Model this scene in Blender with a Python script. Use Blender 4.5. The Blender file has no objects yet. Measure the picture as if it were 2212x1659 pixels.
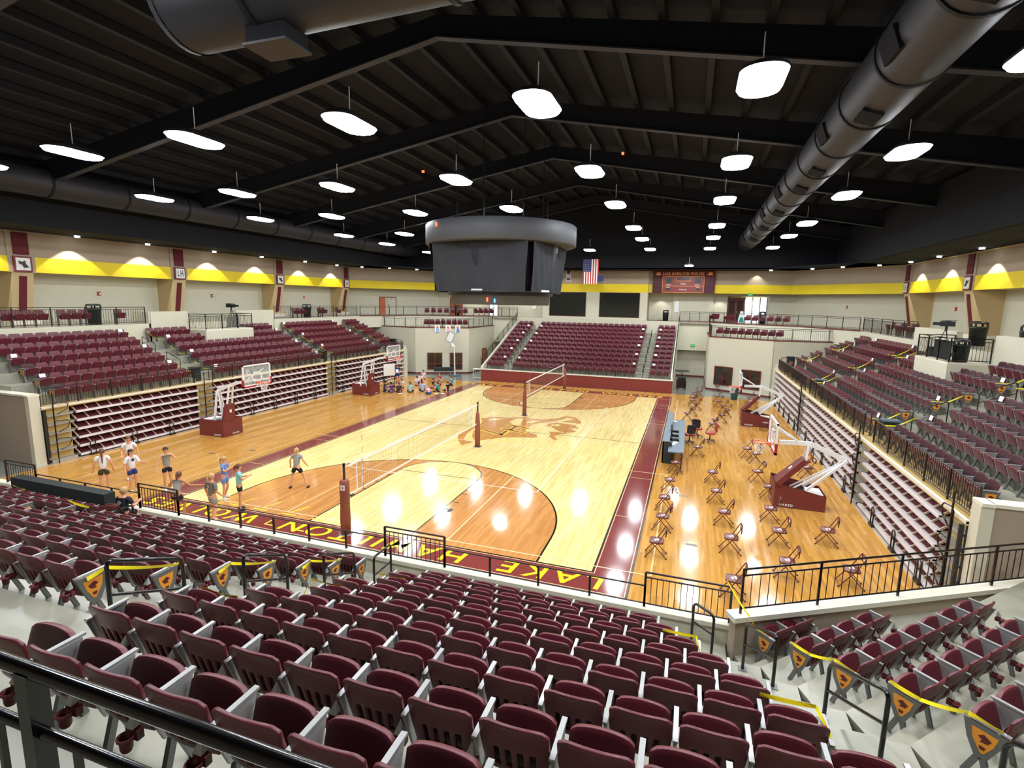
import bpy, bmesh, math, random
from mathutils import Vector, Matrix
R = math.radians
random.seed(7)
scene = bpy.context.scene
COL = scene.collection
# ------------------------------------------------------------ camera
CX, CY, CZ = 9.744, -27.859, 7.330
YAW, PITCH, ROLL, FPX = R(-18.618), R(-8.967), R(1.030), 1135.43
cam_d = bpy.data.cameras.new('camera')
cam = bpy.data.objects.new('camera', cam_d); COL.objects.link(cam)
cam_d.sensor_fit = 'HORIZONTAL'; cam_d.sensor_width = 36.0
cam_d.lens = 36.0 * FPX / 2212.0
cam_d.clip_start = 0.05; cam_d.clip_end = 300
fw = Vector((math.sin(YAW) * math.cos(PITCH), math.cos(YAW) * math.cos(PITCH), math.sin(PITCH)))
r0 = Vector((math.cos(YAW), -math.sin(YAW), 0)); u0 = r0.cross(fw)
rt = math.cos(ROLL) * r0 + math.sin(ROLL) * u0
up = -math.sin(ROLL) * r0 + math.cos(ROLL) * u0
M = Matrix((rt, up, -fw)).transposed().to_4x4(); M.translation = Vector((CX, CY, CZ))
cam.matrix_world = M
scene.camera = cam
def px(p):
    d = Vector(p) - Vector((CX, CY, CZ)); z = d.dot(fw)
    if z < 0.2: return None
    return (1106 + FPX * d.dot(rt) / z, 829.5 - FPX * d.dot(up) / z, z)
# ------------------------------------------------------------ world, exposure
w = bpy.data.worlds.new('world'); scene.world = w; w.use_nodes = True
w.node_tree.nodes['Background'].inputs[0].default_value = (0.75, 0.85, 1.0, 1)
w.node_tree.nodes['Background'].inputs[1].default_value = 0.25
scene.view_settings.view_transform = 'Standard'
scene.view_settings.look = 'None'
scene.view_settings.gamma = 1.0
scene.view_settings.exposure = 0.1
scene.view_settings.use_curve_mapping = False
LAMP_STRENGTH = 68.0
SCALLOP_W = 420.0
# ------------------------------------------------------------ materials
def lin(c):
    return tuple(((v / 255) / 12.92 if v / 255 <= 0.04045 else ((v / 255 + 0.055) / 1.055) ** 2.4) for v in c) + (1,)
MATS = {}
def mat(name, rgb, rough=0.5, metal=0.0, spec=0.5, noise=0.0, nscale=8.0, bump=0.0, emit=0.0, coat=0.0, alpha=1.0, trans=0.0):
    m = bpy.data.materials.new(name); m.use_nodes = True
    nt = m.node_tree; b = nt.nodes['Principled BSDF']
    b.inputs['Base Color'].default_value = lin(rgb)
    b.inputs['Roughness'].default_value = rough
    b.inputs['Metallic'].default_value = metal
    b.inputs['Specular IOR Level'].default_value = spec
    b.inputs['Coat Weight'].default_value = coat
    if trans: b.inputs['Transmission Weight'].default_value = trans
    if alpha < 1: b.inputs['Alpha'].default_value = alpha
    if emit:
        b.inputs['Emission Color'].default_value = lin(rgb)
        b.inputs['Emission Strength'].default_value = emit
    if noise or bump:
        tc = nt.nodes.new('ShaderNodeTexCoord')
        n = nt.nodes.new('ShaderNodeTexNoise'); n.inputs['Scale'].default_value = nscale; n.inputs['Detail'].default_value = 4
        nt.links.new(tc.outputs['Object'], n.inputs['Vector'])
        if noise:
            rmp = nt.nodes.new('ShaderNodeMapRange')
            rmp.inputs[1].default_value = 0.3; rmp.inputs[2].default_value = 0.7
            rmp.inputs[3].default_value = 1 - noise; rmp.inputs[4].default_value = 1 + noise
            mx = nt.nodes.new('ShaderNodeVectorMath'); mx.operation = 'SCALE'
            mx.inputs[0].default_value = lin(rgb)[:3]
            nt.links.new(n.outputs[0], rmp.inputs[0]); nt.links.new(rmp.outputs[0], mx.inputs['Scale'])
            nt.links.new(mx.outputs[0], b.inputs['Base Color'])
        if bump:
            bp = nt.nodes.new('ShaderNodeBump'); bp.inputs['Strength'].default_value = bump; bp.inputs['Distance'].default_value = 0.01
            nt.links.new(n.outputs[0], bp.inputs['Height']); nt.links.new(bp.outputs[0], b.inputs['Normal'])
    MATS[name] = m
    return m
def wood(name, c1, c2, c3, rough=0.10, var=1.0):
    """maple strip floor, boards along Y; boards differ in tone, satin lacquer"""
    m = bpy.data.materials.new(name); m.use_nodes = True
    nt = m.node_tree; b = nt.nodes['Principled BSDF']; L = nt.links.new
    tc = nt.nodes.new('ShaderNodeTexCoord')
    mp = nt.nodes.new('ShaderNodeMapping'); mp.inputs['Rotation'].default_value = (0, 0, R(90))
    L(tc.outputs['Object'], mp.inputs[0])
    br = nt.nodes.new('ShaderNodeTexBrick')
    br.inputs['Scale'].default_value = 1.0; br.inputs['Brick Width'].default_value = 1.15; br.inputs['Row Height'].default_value = 0.085
    br.inputs['Mortar Size'].default_value = 0.0012; br.inputs['Color1'].default_value = (0, 0, 0, 1); br.inputs['Color2'].default_value = (1, 1, 1, 1)
    br.inputs['Mortar'].default_value = (0.35, 0.35, 0.35, 1); br.offset = 0.37; br.offset_frequency = 3
    L(mp.outputs[0], br.inputs['Vector'])
    cr = nt.nodes.new('ShaderNodeValToRGB')
    cr.color_ramp.elements[0].color = lin(c1); cr.color_ramp.elements[1].color = lin(c3)
    e = cr.color_ramp.elements.new(0.5); e.color = lin(c2)
    L(br.outputs['Color'], cr.inputs[0])
    ns = nt.nodes.new('ShaderNodeTexNoise'); ns.inputs['Scale'].default_value = 1.0; ns.inputs['Detail'].default_value = 6
    mp2 = nt.nodes.new('ShaderNodeMapping'); mp2.inputs['Scale'].default_value = (9, 0.7, 1)
    L(tc.outputs['Object'], mp2.inputs[0]); L(mp2.outputs[0], ns.inputs['Vector'])
    mr = nt.nodes.new('ShaderNodeMapRange'); mr.inputs[1].default_value = 0.25; mr.inputs[2].default_value = 0.75
    mr.inputs[3].default_value = 0.90; mr.inputs[4].default_value = 1.08
    L(ns.outputs[0], mr.inputs[0])
    mx = nt.nodes.new('ShaderNodeVectorMath'); mx.operation = 'SCALE'
    L(cr.outputs[0], mx.inputs[0]); L(mr.outputs[0], mx.inputs['Scale'])
    L(mx.outputs[0], b.inputs['Base Color'])
    b.inputs['Roughness'].default_value = rough
    b.inputs['Specular IOR Level'].default_value = 0.55
    # lacquer is slightly wavy from board to board
    bp = nt.nodes.new('ShaderNodeBump'); bp.inputs['Strength'].default_value = 0.05; bp.inputs['Distance'].default_value = 0.004
    L(br.outputs['Color'], bp.inputs['Height'])
    ns2 = nt.nodes.new('ShaderNodeTexNoise'); ns2.inputs['Scale'].default_value = 1.0; ns2.inputs['Detail'].default_value = 2
    mp3 = nt.nodes.new('ShaderNodeMapping'); mp3.inputs['Scale'].default_value = (7, 1.3, 1)
    L(tc.outputs['Object'], mp3.inputs[0]); L(mp3.outputs[0], ns2.inputs['Vector'])
    bp2 = nt.nodes.new('ShaderNodeBump'); bp2.inputs['Strength'].default_value = 0.10; bp2.inputs['Distance'].default_value = 0.01
    L(ns2.outputs[0], bp2.inputs['Height']); L(bp.outputs[0], bp2.inputs['Normal'])
    L(bp2.outputs[0], b.inputs['Normal'])
    MATS[name] = m
    return m
wood('maple_light', (218, 192, 122), (230, 206, 138), (238, 216, 150))
wood('maple_gold', (180, 128, 60), (194, 142, 68), (206, 154, 78))
wood('maple_stained', (184, 126, 70), (194, 136, 76), (204, 146, 86))
wood('deck_ply', (190, 160, 96), (200, 170, 104), (206, 178, 112), rough=0.3)
mat('paint_maroon', (124, 56, 52), 0.10, spec=0.55, noise=0.05, nscale=1.5, bump=0.03)
mat('paint_white', (236, 226, 205), 0.12, spec=0.5)
mat('paint_cream', (226, 204, 156), 0.12)
mat('paint_black', (38, 28, 22), 0.15)
mat('paint_yellow', (246, 212, 40), 0.12)
mat('wall_cream', (206, 202, 180), 0.75, noise=0.02, nscale=2, spec=0.3)
mat('wall_taupe', (168, 152, 132), 0.8, noise=0.02, nscale=2, spec=0.3)  # on the upper walls this darker tone stands in for weaker light
mat('wall_tan', (196, 172, 128), 0.75, spec=0.3)
mat('band_yellow', (232, 206, 30), 0.6, spec=0.4, noise=0.06, nscale=0.6)
mat('coping', (226, 220, 200), 0.5)
mat('concrete', (150, 148, 132), 0.3, noise=0.2, nscale=1.3, bump=0.05, spec=0.5)
mat('concrete_riser', (132, 128, 112), 0.6, noise=0.1, nscale=2)
mat('floor_grey', (120, 124, 116), 0.15, noise=0.06, nscale=1.5)
mat('base_strip', (172, 164, 152), 0.4, noise=0.04)
mat('ceiling_black', (24, 25, 29), 0.9, spec=0.2)
mat('deck_dark', (25, 25, 31), 0.8, spec=0.2)
mat('steel_dark', (20, 21, 28), 0.7, spec=0.3)
mat('duct_dark', (40, 39, 45), 0.55, spec=0.4, noise=0.05, nscale=3)
mat('seat_maroon', (98, 32, 44), 0.36, spec=0.5, bump=0.12, nscale=160)
mat('seat_rear', (62, 25, 32), 0.5, spec=0.4, bump=0.1, nscale=160)
mat('bleacher_tan', (206, 192, 172), 0.45)
mat('bleacher_nose', (226, 220, 222), 0.35)
mat('bleacher_maroon', (92, 34, 44), 0.5)
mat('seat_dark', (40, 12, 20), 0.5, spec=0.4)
mat('seat_grey', (168, 168, 166), 0.35, metal=0.3)
mat('stand_grey', (112, 114, 112), 0.4, metal=0.4)
mat('badge_orange', (232, 150, 44), 0.4)
mat('badge_maroon', (92, 26, 30), 0.4)
mat('cup_maroon', (104, 38, 46), 0.4)
mat('rail_black', (14, 13, 15), 0.16, spec=0.6)
mat('rail_brown', (38, 27, 26), 0.4, spec=0.5)
mat('tape_yellow', (246, 226, 20), 0.4)
mat('tape_ink', (60, 52, 10), 0.5)
mat('paper_white', (240, 240, 238), 0.6)
mat('lamp_white', (246, 250, 255), 0.5, emit=LAMP_STRENGTH)
mat('lamp_small', (246, 250, 255), 0.5, emit=12.0)
mat('lamp_housing', (70, 70, 72), 0.4, metal=0.5)
mat('red_led', (255, 70, 40), 0.5, emit=6)
mat('blue_led', (70, 130, 255), 0.5, emit=4)
mat('green_exit', (30, 150, 70), 0.5, emit=0.5)
mat('maroon_panel', (96, 30, 40), 0.7, spec=0.3)
mat('maroon_board', (132, 58, 54), 0.35, spec=0.4, noise=0.04, nscale=3)
mat('maroon_trim', (112, 34, 36), 0.5)
mat('frame_maroon', (112, 40, 34), 0.5)
mat('door_orange', (190, 98, 40), 0.45, noise=0.06, nscale=3)
mat('door_brown', (120, 62, 34), 0.5, noise=0.06)
mat('glass_dark', (34, 36, 32), 0.08, spec=0.8)
mat('glass_brown', (52, 40, 34), 0.12, spec=0.7)
mat('daylight', (235, 244, 250), 0.5, emit=1.3)
mat('curtain_dark', (58, 60, 64), 0.9, spec=0.1, noise=0.08, nscale=0.8)
mat('ring_grey', (74, 76, 82), 0.6, spec=0.5)
mat('white_plastic', (232, 232, 228), 0.4)
mat('hoop_white', (236, 238, 238), 0.3)
mat('pad_maroon', (118, 52, 48), 0.45, spec=0.4)
mat('pad_red', (170, 32, 44), 0.45)
mat('rim_orange', (240, 92, 40), 0.35)
mat('net_white', (240, 240, 236), 0.7)
mat('net_dark', (120, 112, 96), 0.7)
mat('post_maroon', (136, 74, 54), 0.6, noise=0.06, nscale=6)
mat('board_glass', (225, 235, 235), 0.05, alpha=0.22)
mat('chair_maroon', (104, 44, 38), 0.35, metal=0.1, spec=0.6)
mat('chair_vinyl', (112, 62, 58), 0.3, spec=0.6)
mat('chair_mark', (226, 218, 212), 0.4)
mat('table_slate', (96, 112, 122), 0.45)
mat('table_skirt', (44, 48, 48), 0.7)
mat('black_cloth', (34, 38, 38), 0.8)
mat('black_plastic', (26, 30, 30), 0.4)
mat('green_black', (26, 40, 36), 0.4)
mat('office_black', (30, 26, 38), 0.6)
mat('office_red', (170, 54, 52), 0.5)
mat('skin', (222, 160, 124), 0.55)
mat('skin_tan', (196, 130, 92), 0.55)
mat('hair_brown', (104, 66, 42), 0.6)
mat('hair_blond', (196, 156, 104), 0.6)
mat('hair_dark', (48, 34, 30), 0.6)
for n, c in dict(cloth_white=(236, 236, 240), cloth_grey=(150, 150, 148), cloth_camo=(122, 118, 104), cloth_blue=(104, 144, 210), cloth_teal=(140, 208, 214), cloth_black=(34, 34, 42), cloth_navy=(44, 62, 128), cloth_olive=(66, 66, 42), cloth_purple=(86, 56, 120), cloth_indigo=(60, 70, 150), cloth_mint=(170, 226, 200), cloth_turq=(40, 160, 180), cloth_pink=(240, 176, 196), cloth_sky=(150, 184, 232), cloth_red=(206, 84, 92), cloth_green=(40, 150, 140), shoe_white=(230, 230, 226), shoe_dark=(50, 50, 58), eye=(30, 24, 22)).items():
    mat(n, c, 0.75 if n.startswith('cloth') else 0.5, spec=0.3)
mat('flag_red', (178, 40, 44), 0.8); mat('flag_white', (226, 220, 216), 0.8); mat('flag_blue', (40, 44, 92), 0.8)
mat('line_orange', (228, 150, 70), 0.5)
mat('score_dark', (40, 34, 46), 0.3)
mat('blue_plastic', (36, 96, 122), 0.4)
mat('grey_panel', (120, 118, 108), 0.7)
# ------------------------------------------------------------ mesh builder
class MB:
    def __init__(s): s.v = []; s.f = []; s.m = []; s.ms = []; s.sm = []
    def mi(s, name):
        if name not in s.ms: s.ms.append(name)
        return s.ms.index(name)
    def add(s, vs, fs, m, smooth=False):
        o = len(s.v); s.v += [tuple(v) for v in vs]; k = s.mi(m)
        for f in fs: s.f.append([i + o for i in f]); s.m.append(k); s.sm.append(smooth)
        return s
    def box(s, x0, y0, z0, x1, y1, z1, m):
        v = [(x, y, z) for z in (z0, z1) for y in (y0, y1) for x in (x0, x1)]
        return s.add(v, [(0, 2, 3, 1), (4, 5, 7, 6), (0, 1, 5, 4), (2, 6, 7, 3), (0, 4, 6, 2), (1, 3, 7, 5)], m)
    def obox(s, c, sz, rz, m, rx=0, ry=0):
        rot = Matrix.Rotation(rz, 3, 'Z') @ Matrix.Rotation(ry, 3, 'Y') @ Matrix.Rotation(rx, 3, 'X')
        v = [Vector(c) + rot @ Vector((sx * sz[0] / 2, sy * sz[1] / 2, sz_ * sz[2] / 2)) for sz_ in (-1, 1) for sy in (-1, 1) for sx in (-1, 1)]
        return s.add(v, [(0, 2, 3, 1), (4, 5, 7, 6), (0, 1, 5, 4), (2, 6, 7, 3), (0, 4, 6, 2), (1, 3, 7, 5)], m)
    def beam(s, a, b, w, h, m, upv=(0, 0, 1)):
        a = Vector(a); b = Vector(b); d = (b - a); d.normalize(); u = Vector(upv)
        if abs(d.dot(u)) > 0.98: u = Vector((0, 1, 0))
        r = d.cross(u); r.normalize(); u2 = r.cross(d)
        v = []
        for p in (a, b):
            for sx, sy in ((-1, -1), (1, -1), (1, 1), (-1, 1)): v.append(p + r * sx * w / 2 + u2 * sy * h / 2)
        return s.add(v, [(0, 3, 2, 1), (4, 5, 6, 7), (0, 1, 5, 4), (1, 2, 6, 5), (2, 3, 7, 6), (3, 0, 4, 7)], m)
    def tube(s, pts, r, m, n=8, closed=False, r2=None):
        pts = [Vector(p) for p in pts]; N = len(pts); rings = []
        ref = None
        for i, p in enumerate(pts):
            if closed: d = pts[(i + 1) % N] - pts[i - 1]
            else: d = pts[min(i + 1, N - 1)] - pts[max(i - 1, 0)]
            if d.length < 1e-9: d = Vector((0, 0, 1))
            d.normalize()
            if ref is None:
                ref = Vector((0, 0, 1)) if abs(d.z) < 0.9 else Vector((1, 0, 0))
            a = d.cross(ref)
            if a.length < 1e-4: a = d.cross(Vector((0.3, 1, 0.2)))
            a.normalize(); b = d.cross(a); ref = -b if False else a.cross(d)
            rr = r if r2 is None else r + (r2 - r) * i / max(1, N - 1)
            rings.append([p + (a * math.cos(2 * math.pi * k / n) + b * math.sin(2 * math.pi * k / n)) * rr for k in range(n)])
        v = [q for rg in rings for q in rg]; f = []
        for i in range(N if closed else N - 1):
            j = (i + 1) % N
            for k in range(n): f.append((i * n + k, i * n + (k + 1) % n, j * n + (k + 1) % n, j * n + k))
        s.add(v, f, m, True)
        if not closed:
            s.add(rings[0], [tuple(range(n))], m); s.add(rings[-1], [tuple(reversed(range(n)))], m)
        return s
    def poly(s, pts, z, m, t=0.0):
        """flat polygon; with t a slab from z-t to z"""
        n = len(pts)
        area = sum(pts[i][0] * pts[(i + 1) % n][1] - pts[(i + 1) % n][0] * pts[i][1] for i in range(n))
        if area < 0: pts = list(reversed(pts))
        s.add([(p[0], p[1], z) for p in pts], [tuple(range(n))], m)
        if t:
            s.add([(p[0], p[1], z - t) for p in pts], [tuple(reversed(range(n)))], m)
            s.add([(p[0], p[1], z - t) for p in pts] + [(p[0], p[1], z) for p in pts], [(i, (i + 1) % n, n + (i + 1) % n, n + i) for i in range(n)], m)
        return s
    def wall(s, pts, z0, z1, t, m, closed=False):
        """upright wall of thickness t along a polyline"""
        for i in range(len(pts) - 1):
            a, b = pts[i], pts[i + 1]
            s.beam((a[0], a[1], (z0 + z1) / 2), (b[0], b[1], (z0 + z1) / 2), t, z1 - z0, m)
        return s
    def lathe(s, prof, m, n=24, c=(0, 0, 0)):
        v = [(c[0] + r * math.cos(2 * math.pi * k / n), c[1] + r * math.sin(2 * math.pi * k / n), c[2] + z) for r, z in prof for k in range(n)]
        f = [(i * n + k, i * n + (k + 1) % n, (i + 1) * n + (k + 1) % n, (i + 1) * n + k) for i in range(len(prof) - 1) for k in range(n)]
        return s.add(v, f, m, True)
    def mesh(s, name):
        me = bpy.data.meshes.new(name)
        me.from_pydata(s.v, [], s.f)
        for n in s.ms: me.materials.append(MATS[n])
        me.polygons.foreach_set('material_index', s.m)
        me.polygons.foreach_set('use_smooth', s.sm)
        me.update()
        return me
    def build(s, name, parent=None, loc=None):
        o = bpy.data.objects.new(name, s.mesh(name)); COL.objects.link(o)
        if parent: o.parent = parent
        if loc: o.location = loc
        return o
def tag(o, label=None, cat=None, group=None, kind=None):
    if label: o['label'] = label
    if cat: o['category'] = cat
    if group: o['group'] = group
    if kind: o['kind'] = kind
    return o
def empty(name, loc=(0, 0, 0), rz=0, label=None, cat=None, group=None):
    o = bpy.data.objects.new(name, None); COL.objects.link(o)
    o.location = loc; o.rotation_euler = (0, 0, rz); o.empty_display_size = 0.2
    return tag(o, label, cat, group)
def tree(o): return [(o, [tree(c) for c in o.children])]
def dup(root, loc=None, rz=None, label=None, group=None, skip=()):
    kids = KIDS.setdefault(root.name, [(c, list(c.children)) for c in root.children])
    r = root.copy(); COL.objects.link(r)
    if loc is not None: r.location = loc
    if rz is not None: r.rotation_euler = (0, 0, rz)
    if label: r['label'] = label
    if group: r['group'] = group
    for c, gs in kids:
        if c.name.split('.')[0] in skip: continue
        d = c.copy(); COL.objects.link(d); d.parent = r
        for g in gs:
            e = g.copy(); COL.objects.link(e); e.parent = d
    return r
KIDS = {}
def struct(o): o['kind'] = 'structure'; return o
def bake(o):
    """apply modifiers once so copies can share the mesh"""
    dg = bpy.context.evaluated_depsgraph_get(); dg.update()
    me = bpy.data.meshes.new_from_object(o.evaluated_get(dg))
    o.modifiers.clear(); o.data = me
    return o
def text_mesh(txt, size, m, extrude=0.0, offset=0.0, shear=0.0):
    cu = bpy.data.curves.new('lettering', 'FONT'); cu.body = txt; cu.size = size
    cu.space_character = 1.28; cu.extrude = extrude; cu.offset = offset; cu.shear = shear; cu.align_x = 'CENTER'; cu.align_y = 'CENTER'
    o = bpy.data.objects.new('lettering', cu); COL.objects.link(o)
    dg = bpy.context.evaluated_depsgraph_get(); dg.update()
    me = bpy.data.meshes.new_from_object(o.evaluated_get(dg))
    bpy.data.objects.remove(o); me.materials.clear(); me.materials.append(MATS[m])
    return me
def fit_text(me, W, H, mtx):
    xs = [v.co.x for v in me.vertices]; ys = [v.co.y for v in me.vertices]
    cx, cy = (min(xs) + max(xs)) / 2, (min(ys) + max(ys)) / 2
    sx, sy = W / (max(xs) - min(xs)), H / (max(ys) - min(ys))
    for v in me.vertices: v.co = mtx @ Vector(((v.co.x - cx) * sx, (v.co.y - cy) * sy, v.co.z))
    me.update(); return me
def lettering(txt, W, H, mtx, m, parent, name='lettering', offset=0.0, extrude=0.001, shear=0.0):
    me = fit_text(text_mesh(txt, 1.0, m, extrude, offset, shear), W, H, mtx)
    o = bpy.data.objects.new(name, me); COL.objects.link(o)
    if parent: o.parent = parent
    return o
ORD = ['first', 'second', 'third', 'fourth', 'fifth', 'sixth', 'seventh', 'eighth', 'ninth', 'tenth', 'eleventh', 'twelfth', 'thirteenth', 'fourteenth', 'fifteenth', 'sixteenth', 'seventeenth', 'eighteenth', 'nineteenth', 'twentieth']
ORD += ['%d' % k + ('st' if k % 10 == 1 else 'nd' if k % 10 == 2 else 'rd' if k % 10 == 3 else 'th') for k in range(21, 60)]
# ============================================================ SETTING
ZC = 5.6            # concourse level
ZL = 4.55           # corner loge level
NY0, NZ0, ND, NR = 17.66, 0.675, 0.925, 0.43      # near stand
SX0, SZ0, SD, SR = 16.07, 2.50, 0.91, 0.40      # side stands
FY0, FZ0, FD, FR_ = 17.35, 1.02, 0.93, 0.335    # far stand
def floor_part(name='floor'): return name
g = MB(); g.box(-30, -34, -0.3, 30, 33, -0.012, 'floor_grey'); struct(g.build('floor'))
g = MB()
g.poly([(-15.95, -17.4), (15.95, -17.4), (15.95, 16.55), (8.62, 17.0), (-8.3, 17.0), (-8.3, 15.9), (-15.95, 16.55)], 0.0, 'maple_gold')
wood_floor = struct(g.build('floor'))
def arcpts(cx, cy, r, a0, a1, n=40):
    return [(cx + r * math.cos(R(a0 + (a1 - a0) * i / n)), cy + r * math.sin(R(a0 + (a1 - a0) * i / n))) for i in range(n + 1)]
def ring(g, outer, inner, z, m):
    n = len(outer)
    for i in range(n):
        j = (i + 1) % n
        g.poly([outer[i], outer[j], inner[j], inner[i]], z, m)
def rect(x, y0, y1): return [(-x, y0), (x, y0), (x, y1), (-x, y1)]
def line(g, a, b, w, z, m):
    a = Vector((a[0], a[1])); b = Vector((b[0], b[1])); d = (b - a).normalized(); n = Vector((-d.y, d.x)) * w / 2
    g.poly([tuple(a + n), tuple(b + n), tuple(b - n), tuple(a - n)], z, m)
def pline(g, pts, w, z, m):
    for i in range(len(pts) - 1): line(g, pts[i], pts[i + 1], w, z, m)
g = MB()
g.poly(rect(7.62, -14.33, 14.33), 0.001, 'maple_light')
ring(g, rect(8.66, -15.38, 15.38), rect(7.62, -14.33, 14.33), 0.001, 'paint_maroon')
court = struct(g.build('floor'))
g = MB()
for s in (-1, 1):
    bc = s * 12.73
    # stained area inside the three-point line
    p = [(6.02, s * 14.33)] + [(x, bc - s * y) for x, y in [(6.02 * math.cos(R(a)), 6.02 * math.sin(R(a))) for a in range(0, 181, 4)]] + [(-6.02, s * 14.33)]
    g.poly(p, 0.002, 'maple_stained')
    key = [(1.83, s * 14.33), (1.83, s * 8.54)] + [(1.83 * math.cos(R(a)), s * 8.54 - s * 1.83 * math.sin(R(a))) for a in range(0, 181, 6)] + [(-1.83, s * 8.54), (-1.83, s * 14.33)]
    g.poly(key, 0.003, 'maple_light')
    pline(g, p, 0.06, 0.004, 'paint_black')
    pline(g, key, 0.05, 0.0042, 'paint_black')
    line(g, (-1.83, s * 8.54), (1.83, s * 8.54), 0.045, 0.0043, 'paint_black')
    for yy in (13.0, 12.0, 11.1, 10.2):
        for sx in (-1, 1): line(g, (sx * 1.85, s * (yy - 0.9)), (sx * 2.12, s * (yy - 0.9)), 0.05, 0.0043, 'paint_black')
    for sx in (-1, 1): g.box(sx * 1.87, s * 11.85 - 0.14, 0.003, sx * 2.22, s * 11.85 + 0.14, 0.0045, 'paint_black')
line(g, (-7.62, 0), (7.62, 0), 0.045, 0.004, 'paint_black')
# border lines of the band
for w, d, m in ((0.05, 0.0, 'paint_black'), (0.025, 0.06, 'paint_cream')):
    r_ = rect(7.62 + d, -14.33 - d, 14.33 + d); pline(g, r_ + [r_[0]], w, 0.0045, m)
    r_ = rect(8.66 - d, -15.38 + d, 15.38 - d); pline(g, r_ + [r_[0]], w, 0.0045, m)
# volleyball court
r_ = rect(4.5, -9, 9); pline(g, r_ + [r_[0]], 0.05, 0.006, 'paint_white')
for yy in (-3, 3): line(g, (-4.5, yy), (4.5, yy), 0.05, 0.0061, 'paint_white')
# practice courts laid crosswise
for s in (-1, 1):
    a, b = s * 4.93, s * 13.98
    q = [(-9.15, a), (9.15, a), (9.15, b), (-9.15, b)]; pline(g, q + [q[0]], 0.045, 0.0052, 'paint_cream')
    for xx in (-3.05, 3.05): line(g, (xx, a), (xx, b), 0.045, 0.0053, 'paint_cream')
    for xx in (7.66, -8.62): line(g, (xx, s * 5.82), (xx + 0.96, s * 5.82), 0.03, 0.0054, 'paint_cream')
    for xx in (7.66, -8.62): line(g, (xx, s * 10.15), (xx + 0.96, s * 10.15), 0.03, 0.0054, 'paint_cream')
lines = struct(g.build('floor'))
# yellow training marks on the floor near the left corner of the band
g = MB()
for x0 in (-5.4, -4.3, -3.1, -1.9):
    line(g, (x0, -14.15), (x0 + 0.55, -14.15), 0.05, 0.0062, 'tape_yellow')
    line(g, (x0 + 0.1, -14.6), (x0 + 0.1, -15.05), 0.05, 0.0062, 'tape_yellow')
    line(g, (x0 + 0.1, -15.05), (x0 + 0.45, -15.05), 0.05, 0.0062, 'tape_yellow')
    line(g, (x0 + 0.2, -14.0), (x0 + 0.45, -13.35), 0.05, 0.0062, 'tape_yellow')
struct(g.build('floor'))
# LAKE HAMILTON WOLVES on both ends
for s in (-1, 1):
    mtx = Matrix.Translation((-0.2, s * 14.86, 0.0065)) @ Matrix.Rotation(0 if s > 0 else math.pi, 4, 'Z')
    o = lettering('LAKE  HAMILTON  WOLVES', 16.4, 0.68, mtx, 'paint_yellow', None, 'floor', offset=0.012, extrude=0.0, shear=0.12)
    struct(o)
# team head emblem at centre court, with the letters L H
g = MB()
def shape(pts, z, m): g.poly(pts, z, m)
def fan(pts, z, m):
    bm = bmesh.new(); vs = [bm.verts.new((p[0], p[1], z)) for p in pts]
    f = bm.faces.new(vs); bmesh.ops.triangulate(bm, faces=[f]); bmesh.ops.recalc_face_normals(bm, faces=bm.faces)
    bm.verts.index_update()
    fs = [[v.index for v in (reversed(fc.verts) if fc.normal.z < 0 else fc.verts)] for fc in bm.faces]
    g.add([v.co[:] for v in bm.verts], fs, m); bm.free()
body = [(-0.56, -3.06), (-1.18, -2.12), (-1.58, -0.99), (-1.65, -0.33), (-1.94, 1.21), (-2.43, 2.31), (-2.04, 2.37), (-1.91, 2.96), (-0.86, 3.09), (0.05, 3.59), (0.56, 3.39), (1.11, 3.31), (1.55, 3.6), (2.11, 4.16), (2.47, 5.06), (3.1, 4.8), (3.66, 3.8), (3.78, 3.16), (3.19, 3.2), (2.53, 3.32), (1.85, 2.82), (1.36, 2.42), (1.1, 1.9), (1.13, 0.15), (2.03, -0.47), (2.19, -1.02), (1.22, -1.35), (0.48, -1.66), (0.0, -2.24), (-0.43, -2.71)]
fan(body, 0.0047, 'maple_stained')
fan([(-0.96, -3.99), (-1.54, -3.17), (-1.99, -2.15), (-2.1, -1.04), (-2.03, -0.23), (-1.81, 0.05), (-1.79, -0.39), (-1.69, -1.7), (-1.36, -2.8), (-1.09, -3.06), (-0.68, -3.11)], 0.0048, 'maple_stained')
fan([(1.93, 1.72), (1.94, 2.48), (2.43, 2.88), (3.08, 2.77), (3.57, 2.6), (3.86, 1.99), (3.4, 1.7), (3.97, 1.09), (3.38, 0.59), (2.91, 0.9), (2.31, 1.7)], 0.0048, 'maple_stained')
fan([(2.15, 1.95), (2.2, 2.35), (2.5, 2.55), (2.75, 2.3), (2.55, 1.95)], 0.0050, 'maple_light')
fan([(2.38, 0.51), (3.01, 0.62), (3.59, 0.51), (3.13, 0.1), (3.0, -0.38), (3.36, -1.07), (3.11, -1.1), (2.72, -0.49), (2.75, 0.0)], 0.0048, 'maple_stained')
fan([(-0.45, 2.04), (-0.32, 2.8), (0.15, 3.1), (0.25, 2.3), (0.42, 1.51), (0.12, 1.21)], 0.0050, 'maple_light')
fan([(2.0, 3.1), (2.45, 3.9), (2.65, 4.55), (3.1, 4.3), (2.9, 3.77), (2.38, 3.2)], 0.0050, 'maple_light')
fan([(0.55, 2.2), (0.75, 2.9), (1.25, 2.95), (1.1, 2.5), (0.95, 2.1)], 0.0050, 'maple_light')
fan([(-1.9, 1.9), (-1.6, 2.5), (-0.9, 2.7), (-1.3, 2.1)], 0.0050, 'maple_light')
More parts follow.
